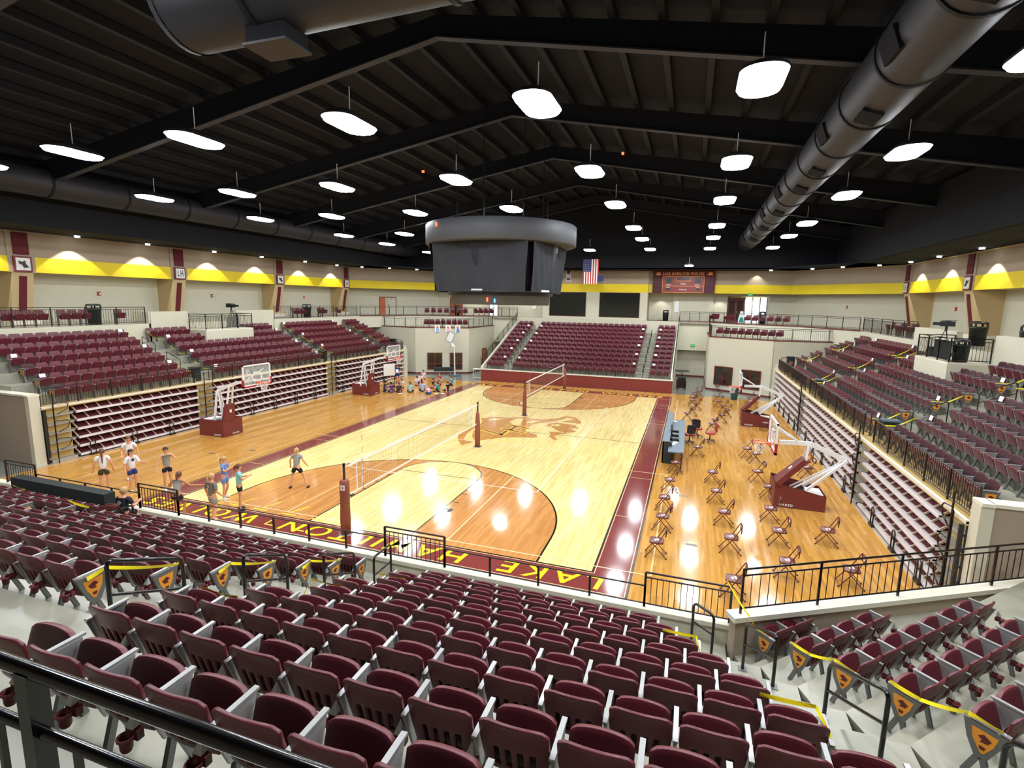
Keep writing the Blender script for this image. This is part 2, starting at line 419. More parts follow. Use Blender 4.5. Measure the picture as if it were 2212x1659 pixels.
for a, b in (((-1.25, -0.55), (-1.25 + 1.5, -1.2)), ((0.2, -1.3), (0.2, -0.15)), ((-0.33, 0.25), (1.3, -0.35)), ((-0.33, 1.3), (1.27, 0.75)), ((0.32, 1.02), (0.28, -0.02))):
    line(g, a, b, 0.34, 0.0054, 'paint_yellow')
for a, b in (((-1.2, -0.55), (-1.25 + 1.5, -1.16)), ((0.17, -1.3), (0.17, -0.2)), ((-0.26, 0.22), (1.22, -0.32)), ((-0.26, 1.27), (1.2, 0.78)), ((0.32, 1.02), (0.28, 0.0))):
    line(g, a, b, 0.18, 0.0058, 'frame_maroon')
struct(g.build('floor'))
# small dark vents in the outer floor
for x, y in ((-9.9, -8.6), (-11.2, -9.7), (-11.2, 5.8), (9.9, -7.3), (10.2, -11.6)):
    g = MB(); g.box(x - 0.16, y - 0.06, -0.01, x + 0.16, y + 0.06, 0.004, 'stand_grey'); struct(g.build('trim'))
# pale strip along the bleachers
g = MB()
for s in (-1, 1): g.box(min(s * 15.95, s * 16.3), -14.2, -0.05, max(s * 15.95, s * 16.3), 16.5, 0.002, 'base_strip')
struct(g.build('floor'))
# ---------------------------------------------- near stand
WALL_A = Vector((10.87, -17.72)); WALL_B = Vector((17.6, -13.82))   # corner parapet line
wd = (WALL_B - WALL_A).normalized()
def corner_x(y): return 10.90 + 0.414 * (-y - NY0)                     # where the rows turn
def to_wall(y, off=0.0):
    """the 45 degree leg of the row edge at y, up to the parapet"""
    P = Vector((corner_x(y), y)); d = Vector((0.7071, 0.7071))
    den = d.x * wd.y - d.y * wd.x
    t = ((WALL_A.x - P.x) * wd.y - (WALL_A.y - P.y) * wd.x) / den
    if t < 0 or t > 14: t = 14
    return P + d * t, P
g = MB()
XL = -13.2
for k in range(10):
    z = NZ0 + NR * k
    y0 = -17.42 if k == 0 else -(NY0 + ND * k); y1 = -(NY0 + ND * (k + 1)); z0 = z - (NR if k else 0.8)
    g.box(XL, y1, z0 - 0.1, corner_x(y0) , y0, z, 'concrete')
    # the mitred corner and the leg
    e0, P0 = to_wall(y0 if k else -NY0); e1, P1 = to_wall(y1)
    if k == 0: P0 = Vector((corner_x(y0), y0)); e0 = P0
    pts = [tuple(P0), tuple(P1), tuple(e1), tuple(e0)] if k else [(corner_x(y0), y0), tuple(P1), tuple(e1), (10.87, -17.6)]
    g.poly(pts, z, 'concrete', t=NR + 0.1)
near_tier = struct(g.build('floor'))
# risers painted darker + aisle half steps
g = MB()
def near_aisle(x0, x1, k0=0):
    for k in range(k0, 9):
        y = -(NY0 + ND * (k + 1)); z = NZ0 + NR * k
        g.box(x0, y - 0.02, z - 0.02, x1, y + 0.30, z + NR / 2, 'concrete')
near_aisle(2.95, 4.45); near_aisle(-5.42, -4.53)
for k in range(9):
    yr = -(NY0 + ND * (k + 1)); yf = yr + 0.30; z = NZ0 + NR * (k + 0.5); q = 0.7071
    Mr, Mf = (corner_x(yr), yr), (corner_x(yf), yf)
    g.poly([(Mr[0] - 0.95, yr), Mr, (Mr[0] + q * 0.42, Mr[1] + q * 0.42), (Mf[0] + q * 0.42, Mf[1] + q * 0.42), Mf, (Mr[0] - 0.95, yf)], z, 'concrete', t=NR / 2)
struct(g.build('floor'))
# concourse behind the near stand, on which the photographer stands
g = MB(); g.box(-24.9, -33.5, 4.9, 24.9, -26.92, 5.5, 'concrete'); struct(g.build('floor'))
# near parapets
g = MB()
g.box(-13.2, -17.42, 0, 10.93, -17.27, 0.99, 'wall_cream'); g.box(-13.2, -17.46, 0.99, 10.93, -17.22, 1.08, 'coping')
struct(g.build('wall_near'))
g = MB()
g.wall([WALL_A, WALL_B], 0, 1.40, 0.18, 'wall_taupe'); g.wall([WALL_A - wd * 0.06, WALL_B], 1.40, 1.50, 0.30, 'coping')
struct(g.build('wall_near'))
# ---------------------------------------------- side stands
def side_stand(s):
    g = MB(); X = lambda a, b: (min(s * a, s * b), max(s * a, s * b))
    for k in range(6):
        a = 16.05 if k == 0 else SX0 + SD * k; b = SX0 + SD * (k + 1); z = SZ0 + SR * k
        x0, x1 = X(a, b if k < 5 else b + 0.02)
        g.box(x0, -13.6, z - (0.10 if k == 0 else 0.45), x1, 16.5, z, 'deck_ply' if k == 0 else 'concrete')
    x0, x1 = X(16.03, 16.12); g.box(x0, -13.6, SZ0 - 0.06, x1, 16.5, SZ0 + 0.03, 'coping')
    for c in (-5.5, 5.6, 13.55):
        for k in range(0, 5):
            b = SX0 + SD * (k + 1); z = SZ0 + SR * k
            x0, x1 = X(b - 0.3, b + 0.02); g.box(x0, c - 0.55, z - 0.02, x1, c + 0.55, z + SR / 2, 'concrete')
    struct(g.build('floor'))
    # blank wall under the deck behind the bleachers, end walls
    g = MB(); nm = 'wall_left' if s < 0 else 'wall_right'
    x0, x1 = X(16.75, 16.95); g.box(x0, -13.6, 0, x1, 16.5, SZ0 - 0.4, 'concrete_riser')
    x0, x1 = X(16.35, 25); g.box(x0, -13.95, 0, x1, -13.62, 3.02, 'wall_taupe'); g.box(x0 - 0.02, -13.99, 3.02, x1, -13.58, 3.1, 'coping')
    x0, x1 = X(16.1, 16.35); g.box(x0, -14.0, 0, x1, -13.6, 3.02, 'wall_cream'); g.box(x0, -14.03, 3.02, x1, -13.58, 3.1, 'coping')
    x0, x1 = X(16.1, 21.53); g.box(x0, 16.5, 0, x1, 16.75, 2.9, 'wall_cream')
    x0, x1 = X(15.98, 16.7); g.box(x0, 16.2, 0, x1, 16.75, 2.62, 'wall_cream')
    # riser up to the concourse
    x0, x1 = X(21.5, 21.62); g.box(x0, -13.6, 4.4, x1, 17.2, ZC - 0.02, 'wall_cream')
    # parapet boxes flanking the camera platform
    for a, b in (((-4.4, -1.9), (2.0, 5.6)) if s < 0 else ((-3.6, -1.4), (2.0, 6.9))):
        x0, x1 = X(21.45, 21.7); g.box(x0, a, 4.4, x1, b, 6.3, 'wall_cream')
    for a in ((-4.4, 5.6) if s < 0 else (-3.6, 6.9)):
        x0, x1 = X(21.5, 22.9); g.box(x0, a - 0.1, 4.4, x1, a + 0.1, 6.3, 'wall_cream')
    # platform
    a, b = (-1.9, 2.0) if s < 0 else (-1.4, 2.0)
    x0, x1 = X(19.95, 21.6); g.box(x0, a, 3.3, x1, b, 5.05, 'wall_cream'); g.box(x0, a, 5.05, x1, b, 5.13, 'coping')
    struct(g.build(nm))
side_stand(-1); side_stand(1)
# ---------------------------------------------- far stand
g = MB()
for k in range(11):
    z = FZ0 + FR_ * k; y0 = 17.2 if k == 0 else FY0 + FD * k; y1 = FY0 + FD * (k + 1)
    g.box(-8.35, y0, z - 0.5, 8.5, y1 + (0.02 if k < 10 else 0), z, 'concrete')
    for c in (-5.95, 6.1):
        if k < 10: g.box(c - 0.5, y1 - 0.3, z - 0.02, c + 0.5, y1 + 0.02, z + FR_ / 2, 'concrete')
struct(g.build('floor'))
g = MB()
g.box(-8.45, 17.05, 0, 8.6, 17.2, 1.02, 'maroon_board'); g.box(-8.47, 17.0, 1.02, 8.62, 17.24, 1.09, 'coping')
for sx in (-1, 1):     # sloping cheek walls
    x = 8.5 * sx if sx > 0 else -8.45
    g.add([(x - 0.08, 17.2, 0), (x - 0.08, 28.2, 0), (x - 0.08, 28.2, ZC), (x - 0.08, 27.6, 5.0), (x - 0.08, 17.2, 1.3), (x + 0.08, 17.2, 0), (x + 0.08, 28.2, 0), (x + 0.08, 28.2, ZC), (x + 0.08, 27.6, 5.0), (x + 0.08, 17.2, 1.3)],
          [(0, 1, 2, 3, 4), (9, 8, 7, 6, 5), (0, 4, 9, 5), (4, 3, 8, 9), (3, 2, 7, 8)], 'coping')
g.box(-8.5, 27.6, 4.3, 8.6, 27.75, ZC, 'wall_cream')
struct(g.build('wall_far'))
# ---------------------------------------------- corner loges and the concourse slab
RH = [(8.6, 28.9), (11.4, 28.9), (11.4, 21.0), (16.1, 18.5), (21.5, 19.5)]
RHL = [(-8.5, 28.9), (-11.4, 28.9), (-11.4, 21.0), (-16.1, 18.5), (-21.5, 19.5)]
def loge(s, poly_w):
    nm = 'wall_right' if s > 0 else 'wall_left'
    g = MB()
    g.wall(poly_w[1:], 0, ZL, 0.2, 'wall_cream'); g.wall(poly_w[1:], ZL, ZL + 0.06, 0.26, 'maroon_trim'); g.wall(poly_w[1:], 0, 0.12, 0.24, 'maroon_trim')
    g.box(min(s * 8.5, s * 11.4), 28.9, 0, max(s * 8.5, s * 11.4), 29.1, 3.0, 'wall_cream')
    g.box(min(s * 8.5, s * 11.4), 28.0, 2.75, max(s * 8.5, s * 11.4), 28.2, ZC, 'wall_cream')
    g.box(min(s * 8.5, s * 11.4), 28.84, 0, max(s * 8.5, s * 11.4), 28.9, 0.12, 'maroon_trim')
    struct(g.build(nm))
    g = MB()
    g.poly([(s * 11.4, 21.0), (s * 16.1, 18.5), (s * 21.5, 19.5), (s * 21.5, 17.0), (s * 23, 17), (s * 23, 25), (s * 18, 29), (s * 11.4, 29)], ZL, 'concrete', t=0.3)
    struct(g.build('floor'))
    g = MB()
    e = [(s * 8.6, 28.0), (s * 11.4, 28.0), (s * 13.8, 25.4), (s * 18.4, 23.0), (s * 21.55, 17.1)]
    g.wall(e[1:], ZL - 0.1, ZC, 0.12, 'wall_cream'); g.wall(e, ZC - 0.02, ZC + 0.05, 0.2, 'maroon_trim')
    struct(g.build(nm))
    g = MB()
    g.poly([(s * 11.4, 28.0), (s * 13.8, 25.4), (s * 18.4, 23.0), (s * 21.55, 17.1), (s * 27.5, 17.1), (s * 27.5, 31), (s * 11.4, 31)], ZC, 'concrete', t=0.15)
    g.box(min(s * 21.55, s * 27.5), -33, ZC - 0.2, max(s * 21.55, s * 27.5), 17.1, ZC, 'concrete')
    struct(g.build('floor'))
loge(1, RH); loge(-1, RHL)
g = MB(); g.box(-11.4, 27.75, ZC - 0.2, 11.4, 31, ZC, 'concrete'); struct(g.build('floor'))
# ---------------------------------------------- upper walls
F = [(-25, -33.5), (-25, 20.6), (-18.6, 28.3), (-5.7, 28.3)]
Fr = [(25, -33.5), (25, 20.6), (18.6, 28.3), (5.35, 28.3)]
B_ = [(-26.6, -33.5), (-26.6, 21.2), (-19.3, 30.0), (-5.7, 30.0)]
Br = [(26.6, -33.5), (26.6, 21.2), (19.3, 30.0), (17.0, 30.0)]
for s, f, b, nm in ((-1, F, B_, 'wall_left'), (1, Fr, Br, 'wall_right')):
    g = MB(); g.wall(f, 8.42, 9.25, 0.12, 'band_yellow'); struct(g.build('trim'))
    g = MB(); g.wall([(p[0] * 1.002, p[1] * 1.002) for p in f], 9.25, 10.75, 0.12, 'wall_taupe')
    struct(g.build(nm))
    g = MB(); g.wall(b, ZC - 0.1, 8.6, 0.14, 'wall_cream')
    for i in range(len(f) - 1):      # underside of the projecting fascia
        q = [f[i], f[i + 1], b[i + 1], b[i]]
        g.poly(q, 8.46, 'wall_tan', t=0.02)
    struct(g.build(nm))
# yellow band and window wall over the far stand
g = MB()
g.box(-5.7, 27.95, 8.42, 5.35, 28.15, 9.25, 'band_yellow')
struct(g.build('trim'))
g = MB()
def pierced(g, x0, x1, z0, z1, y0, y1, holes, m):
    xs = sorted({x0, x1} | {h[0] for h in holes} | {h[1] for h in holes}); zs = sorted({z0, z1} | {h[2] for h in holes} | {h[3] for h in holes})
    for i in range(len(xs) - 1):
        for j in range(len(zs) - 1):
            cx, cz = (xs[i] + xs[i + 1]) / 2, (zs[j] + zs[j + 1]) / 2
            if not any(h[0] < cx < h[1] and h[2] < cz < h[3] for h in holes): g.box(xs[i], y0, zs[j], xs[i + 1], y1, zs[j + 1], m)
pierced(g, -5.7, 5.35, 4.4, 8.42, 27.95, 28.15, [(-4.95, -0.95, 5.83, 8.4), (0.45, 4.6, 5.83, 8.4)], 'wall_cream')
g.box(-5.7, 27.95, 9.25, 5.35, 28.15, 10.75, 'wall_taupe')
for x in (-5.7, 5.35): g.box(x - 0.06, 28.1, ZC, x + 0.06, 30.0, 10.75, 'wall_taupe')
struct(g.build('wall_far'))
for n_, (x0, x1) in enumerate(((-4.95, -0.95), (0.45, 4.6))):
    g = MB(); g.box(x0, 28.02, 5.83, x1, 28.05, 8.4, 'glass_dark'); wdw = struct(g.build('window_%d' % (n_ + 1)))
    g = MB()
    for a in ((x0, 5.83, x0 + 0.05, 8.4), (x1 - 0.05, 5.83, x1, 8.4), (x0, 5.83, x1, 5.88), (x0, 8.35, x1, 8.4)): g.box(a[0], 27.93, a[1], a[2], 28.06, a[3], 'door_brown')
    g.build('window_frame', wdw)
# back wall right of the windows, with its recess and corridor
g = MB()
pierced(g, 5.35, 17.0, ZC - 0.1, 8.6, 29.9, 30.05, [(13.05, 16.9, ZC, 8.2)], 'wall_cream')
g.box(7.8, 29.6, ZC, 11.7, 29.9, 8.45, 'wall_cream')
g.box(13.05, 31.6, ZC - 0.1, 17.2, 31.7, 8.6, 'white_plastic')
g.poly([(5.35, 28.3), (18.6, 28.3), (19.3, 30.05), (5.35, 30.05)], 8.46, 'wall_tan', t=0.02)
g.poly([(5.35, 28.3), (8.6, 28.0), (11.4, 28.0), (17, 30), (5.35, 30)], ZC, 'concrete', t=0.1)
g.box(13.05, 30.05, 8.2, 17.2, 31.7, 8.3, 'band_yellow')
struct(g.build('wall_far'))
def leaf_door(n_, a, b, z0, z1, m, t=0.1, frame='frame_maroon', glass=None):
    """a door between plan points a and b"""
    a = Vector((a[0], a[1])); b = Vector((b[0], b[1])); d = (b - a); L_ = d.length; ang = math.atan2(d.y, d.x); c = (a + b) / 2
    g = MB(); g.obox((0, 0, (z1 - z0) / 2), (L_ - 0.08, t * 0.6, z1 - z0 - 0.04), 0, m)
    o = struct(g.build('door_%d' % n_)); o.location = (c.x, c.y, z0); o.rotation_euler = (0, 0, ang)
    g = MB()
    for x in (-L_ / 2, L_ / 2): g.box(x - 0.04, -t * 0.7, 0, x + 0.04, t * 0.7, z1 - z0, frame)
    g.box(-L_ / 2, -t * 0.7, z1 - z0 - 0.08, L_ / 2, t * 0.7, z1 - z0, frame)
    if L_ > 1.3: g.box(-0.015, -t * 0.4, 0, 0.015, t * 0.4, z1 - z0, frame)
    g.build('door_frame', o)
    g = MB(); g.box(L_ / 2 - 0.25 if L_ < 1.3 else 0.06, -t * 0.9, 0.95, L_ / 2 - 0.14 if L_ < 1.3 else 0.14, -t * 0.3, 1.12, 'stand_grey'); g.build('door_handle', o)
    if glass:
        g = MB()
        for x0, x1 in ((-L_ / 2 + 0.14, -0.1), (0.1, L_ / 2 - 0.14)): g.box(x0, -t * 0.45, 0.25, x1, t * 0.45, z1 - z0 - 0.3, glass)
        g.build('glass_pane', o)
    return o
def cham(t): return (-26.5 + 7.0 * t, 21.1 + 8.8 * t)       # a point on the left chamfer wall
leaf_door(1, cham(0.375), cham(0.545), ZC, 7.55, 'door_orange')
leaf_door(2, cham(0.845), cham(0.945), ZC, 7.55, 'door_orange')
leaf_door(3, (-17.6, 29.85), (-16.95, 29.85), ZC, 7.6, 'door_orange')
leaf_door(4, (-16.7, 29.85), (-16.1, 29.85), ZC, 7.6, 'door_orange')
leaf_door(5, (13.1, 30.2), (14.65, 30.2), ZC, 8.05, 'frame_maroon', glass='glass_brown')
leaf_door(6, (-11.28, 24.4), (-11.28, 25.4), 0, 2.25, 'door_orange')
g = MB(); g.box(14.8, 31.4, ZC, 16.9, 31.5, 8.1, 'daylight'); wdw = struct(g.build('window_7'))
g = MB()
for x in (14.8, 15.5, 16.2, 16.85): g.box(x - 0.05, 31.3, ZC, x + 0.05, 31.52, 8.1, 'seat_grey')
g.build('window_frame', wdw)
g = MB(); g.box(-12.6, 29.85, ZC, -11.6, 29.9, 7.2, 'daylight'); wdw = struct(g.build('window_8'))
g = MB()
for x in (-12.6, -12.1, -11.6): g.box(x - 0.04, 29.8, ZC, x + 0.04, 29.92, 7.2, 'seat_grey')
g.build('window_frame', wdw)
# ground floor windows in the loge walls
def wall_window(n_, a, b, z0, z1, frame, glassm):
    a = Vector((a[0], a[1])); b = Vector((b[0], b[1])); d = b - a; L_ = d.length; c = (a + b) / 2
    g = MB(); g.box(-L_ / 2, -0.02, 0, L_ / 2, 0.02, z1 - z0, glassm)
    o = struct(g.build('window_%d' % n_)); o.location = (c.x, c.y, z0); o.rotation_euler = (0, 0, math.atan2(d.y, d.x))
    g = MB()
    for x0, zz0, x1, zz1 in ((-L_ / 2, 0, -L_ / 2 + 0.07, z1 - z0), (L_ / 2 - 0.07, 0, L_ / 2, z1 - z0), (-L_ / 2, 0, L_ / 2, 0.07), (-L_ / 2, z1 - z0 - 0.07, L_ / 2, z1 - z0), (-0.03, 0, 0.03, z1 - z0), (-L_ / 2, 0.58, L_ / 2, 0.63)):
        g.box(x0, -0.05, zz0, x1, 0.05, zz1, frame)
    g.build('window_frame', o)
def on(a, b, t0, t1, off):
    a = Vector(a); b = Vector(b); d = b - a; n = Vector((d.y, -d.x)).normalized()
    if n.y > 0: n = -n
    return tuple(a + d * t0 + n * off), tuple(a + d * t1 + n * off)
p = on((11.4, 21.0), (16.1, 18.5), 0.12, 0.42, 0.12); wall_window(3, p[0], p[1], 0.5, 2.12, 'maroon_trim', 'glass_dark')
p = on((11.4, 21.0), (16.1, 18.5), 0.56, 0.86, 0.12); wall_window(4, p[0], p[1], 0.45, 2.05, 'maroon_trim', 'glass_dark')
p = on((-16.1, 18.5), (-11.4, 21.0), 0.22, 0.50, 0.12); wall_window(5, p[0], p[1], 0.4, 2.1, 'door_brown', 'glass_brown')
p = on((-16.1, 18.5), (-11.4, 21.0), 0.64, 0.88, 0.12); wall_window(6, p[0], p[1], 0.4, 2.1, 'door_brown', 'glass_brown')
# ---------------------------------------------- pilasters with maroon panels and plaques
def pilaster(s, y, kind):
    g = MB(); X = lambda a, b: (min(s * a, s * b), max(s * a, s * b))
    x0, x1 = X(24.92, 25.3); g.box(x0, y - 0.62, 8.40, x1, y + 0.62, 10.6, 'wall_taupe')
    # tapering buttress under the band
    for sy in (1,):
        prof = [(24.95, 8.42), (26.6, 8.42), (26.6, ZC), (25.5, ZC)]
        v = [(s * a, y + d, z) for d in (-0.5, 0.5) for a, z in prof]
        g.add(v, [(0, 1, 2, 3), (7, 6, 5, 4), (0, 4, 5, 1), (1, 5, 6, 2), (2, 6, 7, 3), (3, 7, 4, 0)], 'wall_tan')
    x0, x1 = X(25.1, 26.6); g.box(x0, y - 0.7, ZC, x1, y + 0.7, ZC + 0.25, 'coping')
    struct(g.build('trim'))
    g = MB(); x0, x1 = X(24.86, 24.93); g.box(x0, y - 0.36, 9.35, x1, y + 0.36, 10.5, 'maroon_panel')
    g.beam((s * 25.0 , y, 8.2), (s * 25.42, y, ZC + 0.42), 0.34, 0.12, 'maroon_panel', (s * -1, 0, 0.1))
    o = g.build('wall_panel'); tag(o, None, 'wall panel', 'tall maroon panels on the pilasters')
    o['label'] = 'maroon acoustic panels on the %s pilaster of the %s wall' % (kind, 'left' if s < 0 else 'right')
    pq = empty('wall_plaque', (s * 24.88, y, 8.84), 0, 'square maroon plaque with a team emblem on the %s pilaster of the %s wall' % (kind, 'left' if s < 0 else 'right'), 'plaque', 'team plaques on the pilasters')
    g = MB(); g.box(-0.05, -0.42, -0.42, 0.05, 0.42, 0.42, 'maroon_trim'); g.build('frame', pq)
    g = MB(); g.box(-s * 0.055 - 0.01, -0.33, -0.33, -s * 0.055 + 0.01, 0.33, 0.33, 'white_plastic'); g.build('face', pq)
    xx = -s * 0.07
    if kind in ('second', 'fourth'):
        mt = Matrix.Translation((xx, 0, 0)) @ (Matrix(((0, 0, 1, 0), (1 if s < 0 else -1, 0, 0, 0), (0, 1, 0, 0), (0, 0, 0, 1))))
        lettering('LH', 0.42, 0.42, mt, 'score_dark', pq, 'emblem', offset=0.02)
    else:
        g = MB()
        g.add([(xx, a, b) for a, b in ((-0.22, 0.18), (-0.05, 0.12), (0.1, 0.2), (0.12, 0.02), (0.26, -0.16), (0.0, -0.2), (-0.06, -0.05), (-0.2, 0.02))], [(0, 1, 6, 7), (1, 2, 3, 6), (3, 4, 5, 6)], 'score_dark')
        g.build('emblem', pq)
for s in (-1, 1):
    for y, kd in ((-8.75, 'first'), (0.6, 'second'), (10.3, 'third'), (19.8, 'fourth')): pilaster(s, y, kd)
    pilaster(s, -18.1, 'nearest')
# ---------------------------------------------- roof
def roof_z(x): return 17.3 - 0.165 * abs(x - 0.8)
g = MB()
for s in (-1, 1):
    x0, x1 = (0.8, 30) if s > 0 else (-30, 0.8)
    g.add([(x0, -36, roof_z(x0)), (x1, -36, roof_z(x1)), (x1, 33, roof_z(x1)), (x0, 33, roof_z(x0))], [(0, 3, 2, 1)], 'deck_dark')
struct(g.build('ceiling'))
g = MB()       # purlins
for i in range(-18, 19):
    x = 0.8 + i * 1.5
    g.box(x - 0.11, -36, roof_z(x) - 0.3, x + 0.11, 33, roof_z(x) - 0.02, 'steel_dark')
struct(g.build('trim'))
for yy in (-26, -18, -10, -2, 6, 14, 22):
    g = MB()
    for s in (-1, 1):
        a, b = 0.8, 0.8 + s * 26
        za, zb = roof_z(a) - 0.30, roof_z(b) - 0.30
        da, db = 0.75, 1.15
        v = [(x, yy + dy, z) for x, zt, dd in ((a, za, da), (b, zb, db)) for z in (zt, zt - dd) for dy in (-0.02, 0.02)]
        g.add(v, [(0, 1, 3, 2), (4, 6, 7, 5), (0, 4, 5, 1), (2, 3, 7, 6), (0, 2, 6, 4), (1, 5, 7, 3)], 'steel_dark')
        g.beam((a, yy, za - da), (b, yy, zb - db), 0.3, 0.05, 'duct_dark')
    struct(g.build('trim'))
# black bulkheads and soffits round the hall
g = MB()
for s in (-1, 1):
    x0, x1 = min(s * 21.4, s * 25.1), max(s * 21.4, s * 25.1)
    g.box(x0, -34, 10.6, x1, 30, 10.7, 'ceiling_black')
    x0, x1 = min(s * 21.3, s * 21.45), max(s * 21.3, s * 21.45); g.box(x0, -34, 10.6, x1, 30, 13.6, 'ceiling_black')
g.box(-21.4, 25.2, 10.6, 21.4, 25.35, 16.8, 'ceiling_black'); g.box(-25, 25.2, 10.6, 25, 31, 10.7, 'ceiling_black')
for s in (-1, 1): g.poly([(s * 25, 20.6), (s * 18.6, 28.3), (s * 16, 25.3), (s * 21.4, 18.5)], 10.66, 'ceiling_black', t=0.06)
struct(g.build('ceiling'))
# thin bright edge over the right wall
g = MB(); g.wall([(24.9, -33), (24.9, 20.6), (18.5, 28.2)], 10.5, 10.58, 0.06, 'wall_tan'); struct(g.build('trim'))
# outer shell so no sky shows
g = MB()
g.box(-30.1, -36, -0.3, -30, 33, 13, 'ceiling_black'); g.box(30, -36, -0.3, 30.1, 33, 13, 'ceiling_black')
g.box(-30, 33, -0.3, 30, 33.1, 18, 'ceiling_black'); g.box(-30, -36.1, -0.3, 30, -36, 18, 'wall_taupe')
struct(g.build('wall_outer'))
# ============================================================ LAMPS
XS = [-15.6, -10.4, -4.95, 0.6, 5.9, 10.8, 15.6]
YS = [-22.6, -14.9, -8.05, -1.3, 6.9, 12.9, 20.6, 27.2]
def rrect(hx, hy, r_, n=5):
    p = []
    for cx, cy, a in ((hx - r_, hy - r_, 0), (-hx + r_, hy - r_, 90), (-hx + r_, -hy + r_, 180), (hx - r_, -hy + r_, 270)):
        for i in range(n + 1):
            t = R(a + 90 * i / n); p.append((cx + r_ * math.cos(t), cy + r_ * math.sin(t)))
    return p
def lamp_proto():
    e = empty('ceiling_light')
    g = MB(); p = rrect(0.47, 0.90, 0.44, 7); n = len(p)
    v = [(a, b, 0.02) for a, b in p] + [(a * 1.0, b * 1.0, 0.08) for a, b in p] + [(a * 0.55, b * 0.6, 0.24) for a, b in p]
    f = [tuple(range(2 * n, 3 * n))] + [(i + k * n, (i + 1) % n + k * n, (i + 1) % n + (k + 1) * n, i + (k + 1) * n) for k in (0, 1) for i in range(n)]
    g.add(v, f, 'lamp_housing', True); g.build('housing', e)
    g = MB(); v = [(a * 0.97, b * 0.97, 0.02) for a, b in p]; v2 = [(a * 0.9, b * 0.92, -0.05) for a, b in p]
    g.add(v + v2, [(i, i + n if False else (i + 1) % n, (i + 1) % n + n, i + n) for i in range(n)] + [tuple(reversed(range(n, 2 * n)))], 'lamp_white'); g.build('diffuser', e)
    g = MB(); g.tube([(0, 0, 0.2), (0, 0, 0.95)], 0.014, 'white_plastic', 6); g.build('suspension_rod', e)
    return e
LP = lamp_proto(); first = True; rown = 0
for j, y in enumerate(YS):
    names = []
    for i, x in enumerate(XS):
        if i == 3 and 0 < y < 15: continue
        if y > 27 and i in (0, 1, 2): continue
        if y < -20:  # nearest row: unseen lamps only, added to brighten the near stand
            q = px((x, y, 12))
            if q and -60 < q[0] < 2270 and -60 < q[1] < 1720: continue
        names.append(x)
    for i, x in enumerate(names):
        lab = 'glowing white hanging hall lamp, %s from left in the %s lamp row' % (ORD[i], ORD[j])
        if first: LP.location = (x, y, 12); tag(LP, lab, 'ceiling light', 'hanging lamps in the ceiling grid'); o = LP; first = False
        else: o = dup(LP, (x, y, 12 if y < 27 else 11.9), 0, lab)
o = dup(LP, (9.2, 23.0, 10.75), 0, 'small separate hanging lamp above the wall scoreboard in front of the far wall'); o.scale = (0.8, 0.8, 0.8)
o = dup(LP, (15.7, -19.4, 12.0), 0, 'hanging lamp cut off by the right edge of the photo')
# two thin bare rods hanging without lamps
g = MB(); g.tube([(3.3, -8, 12.2), (3.3, -8, 13.2)], 0.018, 'white_plastic', 6)
# soffit downlights washing the side walls
dl = []
for s in (-1, 1):
    for i, y in enumerate((-14.6, -10.9, -6.3, -2.1, 3.0, 7.6, 12.8, 17.4)):
        e = empty('wall_downlight', (s * 24.2, y, 10.55), 0, 'small recessed downlight over the %s wall, %s from the camera' % ('left' if s < 0 else 'right', ORD[i]), 'downlight', 'soffit downlights')
        g = MB(); g.lathe([(0.0, 0.0), (0.10, 0.0), (0.10, -0.03), (0.13, -0.03), (0.13, 0.05)], 'lamp_small', 12); g.build('lens', e)
        dl.append((s, y))
        ld = bpy.data.lights.new('downlight', 'SPOT'); ld.energy = SCALLOP_W; ld.spot_size = R(96); ld.spot_blend = 0.12; ld.shadow_soft_size = 0.05; ld.color = (1, 0.98, 0.92)
        lo = bpy.data.objects.new('downlight_beam', ld); COL.objects.link(lo); lo.parent = e; lo.location = (0, 0, -0.08)
        lo.rotation_euler = (0, 0, 0)
for i, (x, y) in enumerate(((-21.2, 22.3), (-19.2, 24.6), (-17.2, 26.6), (21.2, 22.6), (19.4, 24.8), (16.4, 26.9), (-23.2, 20.2), (23.2, 20.6))):
    e = empty('wall_downlight', (x, y, 10.55), 0, 'small recessed downlight over the angled far %s wall, %s of its row' % ('left' if x < 0 else 'right', ORD[i % 3] if i < 6 else 'last'), 'downlight', 'soffit downlights')
    g = MB(); g.lathe([(0.0, 0.0), (0.10, 0.0), (0.10, -0.03), (0.13, -0.03), (0.13, 0.05)], 'lamp_small', 12); g.build('lens', e)
def spot(loc, W, size, aim=(0, 0, -1), blend=0.5, col=(1, 0.96, 0.88)):
    ld = bpy.data.lights.new('recess_lamp', 'SPOT'); ld.energy = W; ld.spot_size = R(size); ld.spot_blend = blend; ld.shadow_soft_size = 0.05; ld.color = col
    lo = bpy.data.objects.new('recess_lamp', ld); COL.objects.link(lo); lo.location = loc
    lo.rotation_euler = Vector(aim).to_track_quat('-Z', 'Y').to_euler(); return lo
spot((6.6, 29.2, 8.35), 90, 95); spot((12.3, 29.2, 8.35), 90, 95); spot((14.9, 30.9, 8.1), 160, 150); spot((15.4, 27.9, 10.5), 120, 100)
spot((-8, 29.4, 8.35), 120, 120); spot((-14.5, 29.0, 8.35), 120, 120)
